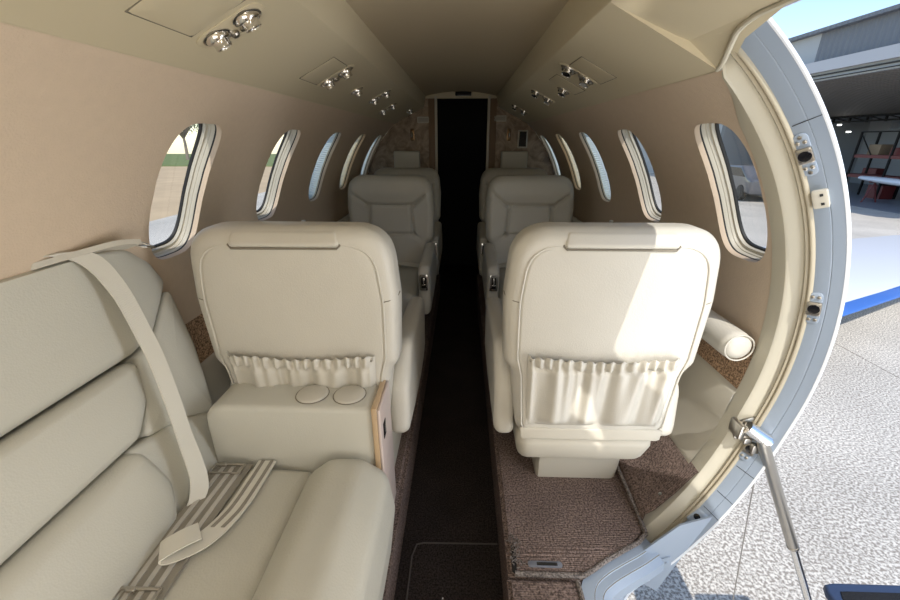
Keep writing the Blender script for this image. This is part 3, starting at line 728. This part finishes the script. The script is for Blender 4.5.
# seat cushion with soft wrinkles
def wr(x,y):
    return .006*math.sin(9*y+14*x+1.5*math.sin(11*x))*math.exp(-((x+.42)/.12)**2)*.6+.004*noise.noise(Vector((x*9,y*14,0)))
bm=B(); puff(bm,roundpoly([(-.70,Y0),(-.385,Y0),(-.385,.862),(-.70,.862)],.02),.36,.547,.035,lambda a,b,h:Vector((a,b,h)),M=240,rings=30,es=6,f1=lambda a,b:.012*(1-((a+.54)/.17)**2)+wr(a,b)); dv('seat_cushion',bm,LEATHW)
# bolster: section in x,z extruded along y
sec=roundpoly([(-.385,.40),(-.392,.56),(-.33,.612),(-.24,.614),(-.170,.565),(-.155,.46),(-.178,.27),(-.36,.27)],[.03,.05,.06,.06,.06,.06,.03,.02],6)
bm=B(); puff(bm,sec,Y0,.861,.060,lambda a,b,h:Vector((a,h,b)),M=110,rings=5,es=8); dv('front_bolster',bm,LEATHW)
bm=B(); box(bm,(-.42,.18,.30),(.44,1.34,.20),bev=.01); dv('base',bm,LEATH2)
# arm
bm=B(); puff(bm,roundpoly([(-.67,.22),(-.213,.22),(-.213,.745),(-.67,.745)],[.01,.01,.022,.06]),.862,.995,.016,lambda a,b,h:Vector((a,h,b)),M=150,rings=5,es=4); ARM=dv('end_armrest',bm,LEATH2)
for x in (-.390,-.286):
    bm=B(); lathe(bm,[(0,.006),(.036,.0055),(.042,.003),(.044,0)],Matrix.Translation((x,.925,.746))@Matrix.Diagonal((1,1,1,1)),n=36); dv('cup_cover',bm,LEATH,ARM)
    bm=B(); tube(bm,[(x+.0445*math.cos(2*PI*k/40),.925+.0445*math.sin(2*PI*k/40),.7465) for k in range(40)],.0012,6,closed=True); dv('cover_gap',bm,SEAM,ARM)
bm=B(); box(bm,(-.2055,.928,.50),(.015,.142,.50),bev=.002); dv('veneer_edge',bm,WOOD,ARM)
bm=B(); box(bm,(-.194,.930,.525),(.008,.146,.44),bev=.003); dv('aisle_panel',bm,PINKV,ARM)
bm=B(); box(bm,(-.1895,.90,.655),(.002,.03,.05),bev=.0008); dv('switch_slot',bm,BLACK,ARM)
# shoulder belt
bm=B()
ribbon(bm,[(-.850,.64,1.165),(-.822,.735,1.188),(-.795,.815,1.165),(-.766,.838,1.085),(-.742,.838,.985),(-.715,.825,.905),(-.682,.797,.80),(-.660,.775,.715),(-.632,.748,.635),(-.628,.725,.58),(-.645,.700,.552)],
   [(.2,.3,.2),(.25,.55,-.1),(.1,1,.1),(0,1,.12),(0,1,.1),(0,1,.1),(0,1,.05),(0,1,0),(.15,.9,0),(.5,.6,.1),(.7,.4,.1)],.047,.003); SB=dv('shoulder_belt',bm,BELT)
bm=B(); ribbon(bm,[(-.775,.925,1.168),(-.79,.875,1.176),(-.812,.81,1.172),(-.835,.72,1.166)],(.9,.25,.3),.040,.012); dv('belt_guide',bm,LEATH,SB)
bm=B(); tube(bm,[(-.790,.925,1.172),(-.762,.930,1.162),(-.758,.968,1.150),(-.788,.965,1.162)],.0035,8,closed=True); dv('belt_hook',bm,STEEL,SB)
# lap belts on the cushion next to the back
zt=.568
bm=B(); ribbon(bm,[(-.606,.44,zt-.004),(-.606,.62,zt),(-.600,.845,zt-.004)],(1,0,0),.095,.006); PADS=dv('belt_pad',bm,BELTD)
bm=B()
for x in (-.632,-.606,-.581): ribbon(bm,[(x,.44,zt),(x,.62,zt+.004),(x+.006,.845,zt)],(1,0,0),.010,.003)
dv('pad_stripe',bm,mat('stripe_grey',(.48,.46,.42),.6),PADS)
bm=B(); ribbon(bm,[(-.515,.856,zt+.002),(-.515,.79,zt+.004),(-.520,.70,zt+.004),(-.545,.62,zt+.006),(-.592,.575,zt+.014),(-.612,.572,zt+.022),(-.58,.60,zt+.028),(-.560,.625,zt+.02)],[(1,0,0),(1,0,0),(1,.1,0),(.8,-.5,0),(.5,-.8,0),(.5,-.8,0),(.6,-.7,0),(.6,-.7,0)],.050,.003); LB=dv('lap_belt',bm,BELT)
bm=B()
for dx in (-.011,.013): ribbon(bm,[(-.515+dx,.856,zt+.005),(-.515+dx,.79,zt+.007),(-.520+dx,.70,zt+.007),(-.535+dx,.645,zt+.008)],(1,0,0),.008,.002)
dv('belt_stripe',bm,BELTD,LB)
for yy in (.505,.832):
    bm=B(); 
    for c,s in (((-.606,yy,zt+.010),(.085,.006,.006)),((-.606,yy-.03,zt+.010),(.085,.004,.005)),((-.566,yy-.015,zt+.010),(.006,.034,.006)),((-.646,yy-.015,zt+.010),(.005,.034,.005))): box(bm,c,s,bev=.0015)
    box(bm,(-.622,yy-.004,zt+.013),(.018,.010,.008),bev=.002); dv('buckle_frame',bm,STEEL,PADS)

# ------------------------------------------------------------ strut, cable, airstair
t=empty('door_strut',(.84,.93,.63),label='chrome telescopic door strut pinned to the door frame and running down outside',cat='strut')
def rel(p,o=(.84,.93,.63)): return tuple(a-b for a,b in zip(p,o))
bm=B(); puff(bm,roundpoly([(-.028,-.034),(.028,-.034),(.028,.034),(-.028,.034)],.02),0,.008,.003,lambda a,b,h:Vector((a*.8,.036-h,b+a*.4)),M=40,rings=2,es=2)
box(bm,rel((.815,.955,.635)),(.016,.05,.045),bev=.005); box(bm,rel((.838,.945,.607)),(.022,.03,.020),bev=.004)
obj('bracket',bm,STEEL,t)
bm=B(); tube(bm,[rel((.825,.935,.655)),rel((.875,.915,.625))],.019,20); tube(bm,[rel((.875,.915,.625)),rel((.882,.912,.621))],.012,16); obj('pivot_pin',bm,CHROME,t)
A=Vector(rel((.862,.918,.628))); E_=Vector(rel((1.165,.862,-.02))); D_=(E_-A)
bm=B(); tube(bm,[A,A+D_*.57],.0155,20); tube(bm,[A+D_*.57,A+D_*.58,A+D_*.59],[.0165,.0165,.012],20); obj('outer_tube',bm,STEEL,t)
bm=B(); tube(bm,[A+D_*.5,A+D_*1.0],.0105,18); obj('piston_rod',bm,CHROME,t)
t=empty('stay_cable',(.875,.925,.57),label='thin steel stay cable hanging from the door frame beside the strut',cat='cable')
bm=B(); tube(bm,[(0,0,0),(.03,-.006,-.25),(.075,-.014,-.61),(.11,-.02,-.85)],.0016,6); obj('wire',bm,STEEL,t)
bm=B(); box(bm,(-.012,.01,.012),(.02,.02,.03),bev=.004); obj('anchor',bm,STEEL,t)
# airstair door hanging open
t=empty('airstair_door',(1.1,.62,-.95),label='lowered airstair door with dark blue step frame at the lower right corner',cat='airstair')
BLUEF=mat('dark_blue_paint',(.035,.055,.11),.45); TREAD=mat('black_tread',(.012,.012,.014),.9,bump=[('X',120,.6)])
for k,(x,z) in enumerate(((1.38,.04),(1.66,-.22),(1.94,-.48))):
    bm=B(); puff(bm,roundpoly([(-.16,-.30),(.16,-.30),(.16,.305),(-.16,.305)],.035),-.03,0,.008,lambda a,b,h:Vector((x-1.1+a,b,z+.95+h)),M=60,rings=3,es=3); st=obj('step',bm,BLUEF,t)
    bm=B(); puff(bm,roundpoly([(-.132,-.27),(.132,-.27),(.132,.275),(-.132,.275)],.02),.0,.003,.001,lambda a,b,h:Vector((x-1.1+a,b,z+.95+h)),M=60,rings=2,es=2); obj('tread',bm,TREAD,st)
bm=B(); extr(bm,[(.16,.93),(1.0,.27),(.96,.17),(.14,.85)],'y',.20,.245); obj('side_rail',bm,BLUEF,t,smooth=False)
bm=B(); extr(bm,[(.25,.72),(1.05,.16),(1.03,.11),(.23,.66)],'y',-.30,.18); obj('door_skin',bm,RIM,t,smooth=False)

# bottles on the left side ledge
def bottle(x,y,z,h,r,label,cap):
    t=empty('water_bottle',(x,y,z),label=label,cat='bottle')
    bm=B(); lathe(bm,[(0,0),(r*.9,0),(r,.01),(r,h*.55),(r*.95,h*.62),(r,h*.66),(r*.75,h*.78),(r*.38,h*.88),(r*.38,h*.93)],n=20); obj('body',bm,mat('clear_plastic',(.75,.80,.85),.1,coat=.5),t)
    bm=B(); lathe(bm,[(r*.42,h*.92),(r*.44,h),(0,h)],n=18); obj('cap',bm,cap,t)
    bm=B(); lathe(bm,[(r*1.02,h*.30),(r*1.02,h*.58)],n=20); obj('label_band',bm,mat('blue_label',(.10,.18,.45),.4),t)
ZL=.895
bottle(-.795,1.66,ZL,.135,.026,'small water bottle with white cap and blue band on the left side ledge',RIM)
bottle(-.80,2.05,ZL,.125,.024,'small clear water bottle farther back on the left side ledge',RIM)
bottle(.80,2.12,ZL,.12,.022,'small clear bottle on the right side ledge beyond the sunlit seat',RIM)
t=empty('side_ledge_tray',(-.80,1.88,ZL),label='dark wire tray on the left side ledge between two bottles',cat='tray')
bm=B(); tube(bm,[(0,-.12,.005),(0,-.05,.05),(0,.05,.045),(0,.12,.005)],.005,8); obj('handle',bm,BLACK,t)
bm=B(); box(bm,(0,0,.004),(.05,.26,.008),bev=.002); obj('tray_base',bm,BLACK,t)

# ------------------------------------------------------------ outside
def concrete():
    m=bpy.data.materials.new('aggregate_concrete'); m.use_nodes=True; nt=m.node_tree; b=nt.nodes['Principled BSDF']; b.inputs['Roughness'].default_value=.9
    tc=nt.nodes.new('ShaderNodeTexCoord')
    n=nt.nodes.new('ShaderNodeTexNoise'); n.inputs['Scale'].default_value=58; n.inputs['Detail'].default_value=3; n.inputs['Roughness'].default_value=.6
    nt.links.new(tc.outputs['Object'],n.inputs['Vector'])
    r=nt.nodes.new('ShaderNodeValToRGB'); e=r.color_ramp.elements; e[0].position=.42; e[1].position=.58; e[0].color=(.34,.295,.245,1); e[1].color=(.86,.80,.70,1)
    nt.links.new(n.outputs['Fac'],r.inputs['Fac'])
    n2=nt.nodes.new('ShaderNodeTexNoise'); n2.inputs['Scale'].default_value=.8; n2.inputs['Detail'].default_value=5; nt.links.new(tc.outputs['Object'],n2.inputs['Vector'])
    r2=nt.nodes.new('ShaderNodeValToRGB'); r2.color_ramp.elements[0].color=(.78,.78,.78,1); r2.color_ramp.elements[0].position=.3; r2.color_ramp.elements[1].position=.7
    nt.links.new(n2.outputs['Fac'],r2.inputs['Fac'])
    mx=nt.nodes.new('ShaderNodeMix'); mx.data_type='RGBA'; mx.blend_type='MULTIPLY'; mx.inputs[0].default_value=1
    nt.links.new(r.outputs[0],mx.inputs[6]); nt.links.new(r2.outputs[0],mx.inputs[7])
    br=nt.nodes.new('ShaderNodeTexBrick'); br.inputs['Scale'].default_value=1; br.inputs['Mortar Size'].default_value=.006; br.inputs['Brick Width'].default_value=6.1; br.inputs['Row Height'].default_value=20; br.offset=0
    br.inputs['Color1'].default_value=br.inputs['Color2'].default_value=(1,1,1,1); br.inputs['Mortar'].default_value=(.30,.28,.26,1)
    mp=nt.nodes.new('ShaderNodeMapping'); mp.inputs['Location'].default_value=(1.5+12,.9+18+12.5,0); nt.links.new(tc.outputs['Object'],mp.inputs[0]); nt.links.new(mp.outputs[0],br.inputs['Vector'])
    m2=nt.nodes.new('ShaderNodeMix'); m2.data_type='RGBA'; m2.blend_type='MULTIPLY'; m2.inputs[0].default_value=1
    nt.links.new(mx.outputs[2],m2.inputs[6]); nt.links.new(br.outputs['Color'],m2.inputs[7]); nt.links.new(m2.outputs[2],b.inputs['Base Color'])
    bp=nt.nodes.new('ShaderNodeBump'); bp.inputs['Strength'].default_value=.3; bp.inputs['Distance'].default_value=.004; nt.links.new(n.outputs['Fac'],bp.inputs['Height']); nt.links.new(bp.outputs[0],b.inputs['Normal'])
    return m
GZ=-1.0
bm=B(); box(bm,(12,18,GZ-.05),(44,110,.1)); tag(obj('ground_apron',bm,concrete(),smooth=False),kind='structure')
SAND=mat('dry_sandy_ground',(.55,.40,.24),1,var=.25,var_scale=.6)
bm=B(); box(bm,(-40,18,GZ-.055),(60,110,.1)); tag(obj('ground_sand',bm,SAND,smooth=False),kind='structure')
# wing
t=empty('aircraft_wing',(1.0,3.3,-.45),label='white aircraft wing with a blue leading edge stripe outside the doorway',cat='wing')
WHITEP=mat('white_paint',(.86,.87,.90),.25,coat=.4); BLUEP=mat('blue_stripe',(.05,.16,.50),.3,coat=.4); UND=mat('wing_underside',(.35,.37,.40),.4)
bm=B()
secs=[]
for (x,yl,yt,z,th) in ((0,2.55,5.6,-.34,.26),(3.0,3.45,6.2,-.32,.22),(5.0,4.42,6.8,-.28,.19),(8.0,5.95,7.5,-.20,.14)):
    xx=x if x==0 else x-1.0
    c=yt-yl; pr=[]
    for k in range(25):
        a=PI*2*k/24; u=.5-.5*math.cos(a); yy=yl+c*u
        tt=2.6*th*(.2969*math.sqrt(max(0,u))-.126*u-.3516*u*u+.2843*u**3-.1015*u**4)/1.0*1.35*.72
        pr.append((xx,yy-3.3,z+.45+(tt if k<=12 else -tt*.8)))
    secs.append(pr[:-1])
V=[[bm.verts.new(p) for p in s] for s in secs]
for A_,C_ in zip(V,V[1:]):
    n=len(A_)
    for k in range(n):
        f=bm.faces.new((A_[k],A_[(k+1)%n],C_[(k+1)%n],C_[k]))
        if k<2 or k>=22: f.material_index=1
        elif k>=12: f.material_index=2
for L in (V[0],V[-1]): bm.faces.new(L)
obj('wing_skin',bm,[WHITEP,BLUEP,UND],t,angle=60)

# hangar
t=empty('hangar',(15.5,20,GZ),label='large grey metal hangar with open door and ribbed canopy outside the doorway',cat='hangar')
def ribbed(name,c1,scale,direction,var=0):
    m=mat(name,c1,.6,bump=[(direction,scale,.8)]); 
    for n in m.node_tree.nodes:
        if n.type=='BUMP': n.inputs['Distance'].default_value=.06
        if n.type=='TEX_WAVE': n.inputs['Distortion'].default_value=0
    return m
DG=ribbed('dark_ribbed_metal',(.17,.185,.21),1.1,'Y'); LG=mat('light_grey_wall',(.42,.44,.45),.7); SOF=mat('soffit_grey',(.26,.24,.235),.8)
FAS=mat('fascia_grey',(.50,.50,.52),.6); CAN=ribbed('ribbed_canopy',(.22,.20,.18),1.5,'Y')
hb=lambda bm,x0,x1,y0,y1,z0,z1,mi=0: box(bm,((x0+x1)/2-15.5,(y0+y1)/2-20,(z0+z1)/2-GZ),(x1-x0,y1-y0,z1-z0),mi=mi)
bm=B(); hb(bm,15.5,15.7,10,20.8,4.50,5.80); obj('ribbed_facade',bm,DG,t,smooth=False)
bm=B(); hb(bm,15.5,15.7,20.8,60,4.1,5.80); hb(bm,15.5,15.7,26.5,60,-1,4.2); obj('plain_facade',bm,LG,t,smooth=False)
bm=B(); hb(bm,15.2,15.8,10,60,5.72,5.86); obj('roof_edge',bm,DG,t,smooth=False)
bm=B(); hb(bm,15.1,15.5,10,26.5,4.12,4.55); obj('fascia_beam',bm,FAS,t,smooth=False)
bm=B(); hb(bm,15.3,15.5,10,26.5,3.80,4.12); obj('door_track',bm,LG,t,smooth=False)
bm=B(); hb(bm,15.22,15.31,10,26.5,3.98,4.03); hb(bm,15.22,15.31,10,26.5,3.85,3.88); obj('track_rail',bm,DARKR,t,smooth=False)
bm=B(); A_=[(15.4,10,3.82),(15.4,26.5,3.82),(20.8,26.5,2.62),(20.8,10,2.62)]
bm.faces.new([bm.verts.new((x-15.5,y-20,z-GZ)) for x,y,z in A_]); A_=[(15.4,10,3.92),(15.4,26.5,3.92),(20.8,26.5,2.72),(20.8,10,2.72)]; bm.faces.new([bm.verts.new((x-15.5,y-20,z-GZ)) for x,y,z in A_]); obj('canopy_underside',bm,CAN,t,smooth=False)
HW=mat('hangar_inner_wall',(.36,.37,.38),.8)
bm=B(); hb(bm,24,24.2,10,60,-1,5.6); hb(bm,15.7,24,26.5,26.7,-1,4.1); hb(bm,15.7,24.2,9.8,10,-1,5.8); obj('inner_wall',bm,HW,t,smooth=False)
bm=B(); hb(bm,15.6,24.2,10,60,5.5,5.6); obj('roof',bm,DG,t,smooth=False)
bm=B(); hb(bm,15.5,24,10,26.5,-1.0,-.985); obj('hangar_floor',bm,mat('hangar_floor_paint',(.24,.25,.27),.4),t,smooth=False)
bm=B()
for y in range(11,27,1):
    hb(bm,20.6,20.7,y,y+.06,2.30,2.60)
for z in (2.32,2.55): hb(bm,20.55,20.7,10,26.5,z,z+.08)
for y in range(11,27): 
    a=(20.65-15.5,y-20,2.34-GZ);c=(20.65-15.5,y+1-20,2.58-GZ); tube(bm,[a,c],.03,6)
obj('roof_truss',bm,BLACKM,t,smooth=False)
bm=B(); hb(bm,23.95,24.0,24.35,25.15,2.02,2.5); obj('inner_window',bm,shade('bright_window',(.9,.95,1)),t,smooth=False)
em=bpy.data.materials.new('lit_lamp'); em.use_nodes=True; em.node_tree.nodes['Principled BSDF'].inputs['Emission Color'].default_value=(1,1,.95,1); em.node_tree.nodes['Principled BSDF'].inputs['Emission Strength'].default_value=6
for y,z in ((24.3,2.18),(23.6,1.82)):
    bm=B(); hb(bm,20.4,20.55,y,y+.12,z,z+.06); obj('ceiling_lamp',bm,em,t,smooth=False)
# things inside the hangar
RED=mat('red_steel',(.15,.022,.02),.5); BOXC=mat('cardboard',(.25,.18,.11),.8)
t=empty('storage_rack',(18.2,18.6,GZ),label='red steel storage rack with shelves inside the hangar',cat='rack')
for x,y in ((0,-1.9),(0,0),(0,1.7),(.8,-1.9),(.8,0),(.8,1.7)):
    bm=B(); box(bm,(x,y,1.4),(.07,.07,2.8)); obj('upright',bm,BLACKM,t,smooth=False)
for z in (.9,1.75):
    bm=B(); box(bm,(.0,-.1,z),(.06,3.6,.12)); box(bm,(.8,-.1,z),(.06,3.6,.12)); box(bm,(.4,-.1,z+.07),(.8,3.6,.02)); obj('shelf',bm,RED,t,smooth=False)
bm=B(); tube(bm,[(0,1.7,2.7),(0,.9,1.8)],.025,6); tube(bm,[(0,1.7,2.78),(0,.0,2.78)],.03,6); obj('brace',bm,BLACKM,t)
rb=random.Random(11)
for i,(y,z,w,h,nm,m,lb) in enumerate(((17.4,.83,.7,.35,'storage_box',BOXC,'brown carton on the lower right end of the hangar rack'),(18.6,.83,.5,.28,'storage_box',RED,'dark red box on the lower shelf in the middle of the hangar rack'),(19.6,.83,.55,.4,'storage_box',BOXC,'brown carton at the left end of the hangar rack'),(17.3,.0,.6,.5,'storage_box',BLACKM,'black case low on the hangar floor under the rack'),(18.9,.0,.7,.55,'storage_box',RED,'red toolbox on the hangar floor under the rack'))):
    tt=empty(nm,(18.6,y,z if z>.1 else GZ),label=lb,cat='box')
    bm=B(); box(bm,(0,0,h/2+(.0)),(.55,w,h),bev=.01); obj('body',bm,m,tt,smooth=False)
    bm=B(); box(bm,(0,0,h+.015),(.57,w+.02,.03),bev=.008); obj('lid',bm,m,tt,smooth=False)
t=empty('glider_wing',(17.0,16.9,GZ),label='white slender wing panel on a low trestle inside the hangar',cat='wing panel')
bm=B(); 
V=[]
for k in range(15):
    y=1.35-3.6*k/14; w=.55*math.sqrt(max(.02,1-((k/14-.45)/.58)**2)); hgt=.13*w/.55
    V.append([bm.verts.new((w*.5*math.cos(a),y,.95+.12*k/14*-1+hgt*math.sin(a))) for a in [2*PI*j/16 for j in range(16)]])
for A_,C_ in zip(V,V[1:]):
    for j in range(16): bm.faces.new((A_[j],A_[(j+1)%16],C_[(j+1)%16],C_[j]))
bm.faces.new(V[0]);bm.faces.new(V[-1]); obj('wing_panel',bm,WHITEP,t)
for y in (.7,-1.2):
    bm=B(); 
    for s in (-1,1): tube(bm,[(s*.3,y,0),(0,y,.82)],.03,6)
    tube(bm,[(-.25,y,.83),(.25,y,.83)],.03,6); obj('trestle',bm,RED,t)
t=empty('workbench',(19.6,21.2,GZ),label='dark workbench with clutter against the hangar back wall, at left',cat='workbench')
bm=B(); box(bm,(0,0,.85),(.8,3.4,.06)); obj('bench_top',bm,BLACKM,t,smooth=False)
for s in (-1,1):
    bm=B(); box(bm,(0,s*1.6,.42),(.7,.08,.82)); obj('bench_leg',bm,BLACKM,t,smooth=False)
tt=empty('tool_chest',(19.6,20.6,GZ+.88),label='dark red tool chest standing on the hangar workbench',cat='tool chest')
bm=B(); box(bm,(0,0,.16),(.4,.7,.32),bev=.01); obj('body',bm,RED,tt,smooth=False)
# parked car seen through the right cabin window
t=empty('parked_car',(13.1,19.4,GZ),(0,0,R_(80)),label='grey car parked beyond the nearest right cabin window',cat='car')
GREYP=mat('grey_car_paint',(.12,.12,.13),.3,coat=.5)
side=roundpoly([(-2.1,.32),(2.1,.32),(2.15,.75),(1.3,.92),(.7,1.38),(-1.0,1.42),(-1.75,1.0),(-2.15,.9)],.12)
bm=B(); puff(bm,side,-.85,.85,.12,lambda a,b,h:Vector((a,h,b)),M=90,rings=4,es=3); obj('body',bm,GREYP,t)
for s in (-1,1):
    bm=B(); extr(bm,[(-1.5,.98),(1.05,.98),(.62,1.31),(-.92,1.33)],'y',s*.852,s*.858); obj('side_glass',bm,BLACK,t,smooth=False)
for x in (-1.35,1.35):
    for s in (-1,1):
        bm=B(); lathe(bm,[(0,0),(.20,0),(.22,.02),(.32,.02),(.33,.10),(.33,.2)],Matrix.Translation((x,s*.90,.33))@Matrix.Rotation(R_(90*s),4,'X'),n=24); obj('wheel',bm,DARKR,t)
# trees and grass on the left side
GRASS=mat('dull_grass',(.16,.20,.06),1,var=.2,var_scale=1)
bm=B(); box(bm,(-48,62,GZ),(60,40,.12)); tag(obj('ground_grass',bm,GRASS,smooth=False),kind='structure')
LEAFM=mat('pale_leaves',(.22,.27,.15),.8,var=.3,var_scale=2); BARK=mat('bark',(.25,.20,.16),.9)
def tree(x,y,h,label,seed):
    rr=random.Random(seed); t=empty('tree',(x,y,GZ),label=label,cat='tree')
    bm=B(); tube(bm,[(0,0,0),(.1,0,h*.3),(0,.1,h*.5)],[.22,.17,.12],8)
    ends=[]
    for k in range(16):
        a=rr.uniform(0,6.28); e=(math.cos(a)*h*.35*rr.uniform(.4,1),math.sin(a)*h*.35*rr.uniform(.4,1),h*rr.uniform(.6,1)); ends.append(e)
        tube(bm,[(0,.05,h*.38),(e[0]*.5,e[1]*.5,h*.5+.25*(e[2]-h*.4)),e],[.09,.06,.02],6)
    obj('trunk',bm,BARK,t)
    bm=B()
    for e in ends:
        for q in range(60):
            p=Vector(e)+Vector((rr.gauss(0,h*.08),rr.gauss(0,h*.08),rr.gauss(0,h*.06))); u=Vector((rr.uniform(-1,1),rr.uniform(-1,1),rr.uniform(-1,1))).normalized(); v=u.orthogonal().normalized()
            s=h*.018; bm.faces.new([bm.verts.new(p+u*s),bm.verts.new(p+v*s*.6),bm.verts.new(p-u*s),bm.verts.new(p-v*s*.6)])
    tag(obj('foliage',bm,LEAFM,t,smooth=False),kind='stuff')
tree(-37,56,7,'pale leafy tree beyond the apron seen through the nearest left cabin window',1)
tree(-31,60,6,'leafy tree right of the nearer tree, outside the left cabin windows',2)
tree(-46,54,6,'leafy tree farthest left, outside the left cabin windows',3)

# ------------------------------------------------------------ light
w=bpy.data.worlds.new('sky'); scn.world=w; w.use_nodes=True; nt=w.node_tree; bg=nt.nodes['Background']
sky=nt.nodes.new('ShaderNodeTexSky'); sky.sky_type='NISHITA'; sky.sun_disc=False; sky.sun_elevation=R_(50); sky.sun_rotation=R_(170); sky.air_density=1.0; sky.dust_density=.4; sky.altitude=300
nt.links.new(sky.outputs[0],bg.inputs[0]); bg.inputs[1].default_value=.27
sun=bpy.data.lights.new('sun','SUN'); sun.energy=3.9; sun.angle=R_(.6); sun.color=(1,.96,.90)
so=bpy.data.objects.new('sun',sun); COL.objects.link(so)
sd=Vector((.19,-.80,1.0)).normalized(); so.rotation_euler=sd.to_track_quat('Z','Y').to_euler()
def area(name,loc,rot,sx,sy,e,col):
    l=bpy.data.lights.new(name,'AREA'); l.shape='RECTANGLE'; l.size=sx; l.size_y=sy; l.energy=e; l.color=col
    o=bpy.data.objects.new(name,l); COL.objects.link(o); o.location=loc; o.rotation_euler=rot; return o
bm=B(); extr(bm,[(-.9,0),(.9,0),(.9,1.8),(-.9,1.8)],'y',YF-.03,YF); tag(obj('front_light_block',bm,OVER,smooth=False),kind='structure')  # unseen closing wall, added to keep sky light out of the cabin
area('entry_fill',(0,-.1,1.72),(0,0,0),.4,.5,5,(1,.92,.80))  # added fill lamp over the entry, out of view, no real fixture
area('cockpit_fill',(0,-.58,1.05),(R_(97),0,0),1.2,.9,8.5,(1,.97,.92))  # added fill lamp behind the camera, standing in for cockpit daylight
area('door_fill',(.93,.42,.75),(R_(100),0,R_(90)),.5,1.1,12,(1,.98,.96))  # added fill lamp in the unseen part of the doorway, boosts daylight

# ------------------------------------------------------------ camera
cam=bpy.data.cameras.new('camera'); co=bpy.data.objects.new('camera',cam); COL.objects.link(co); scn.camera=co
cam.sensor_fit='HORIZONTAL'; cam.sensor_width=36; cam.lens=36*400/900; cam.clip_start=.02; cam.clip_end=500
p=math.atan(159/400); yaw=math.atan(13*math.cos(p)/400)
co.location=(.02,0,1.40); co.rotation_euler=(PI/2-p,0,yaw)
vs=scn.view_settings; vs.view_transform='Standard'; vs.look='None'; vs.gamma=1; vs.use_curve_mapping=False; vs.exposure=.0
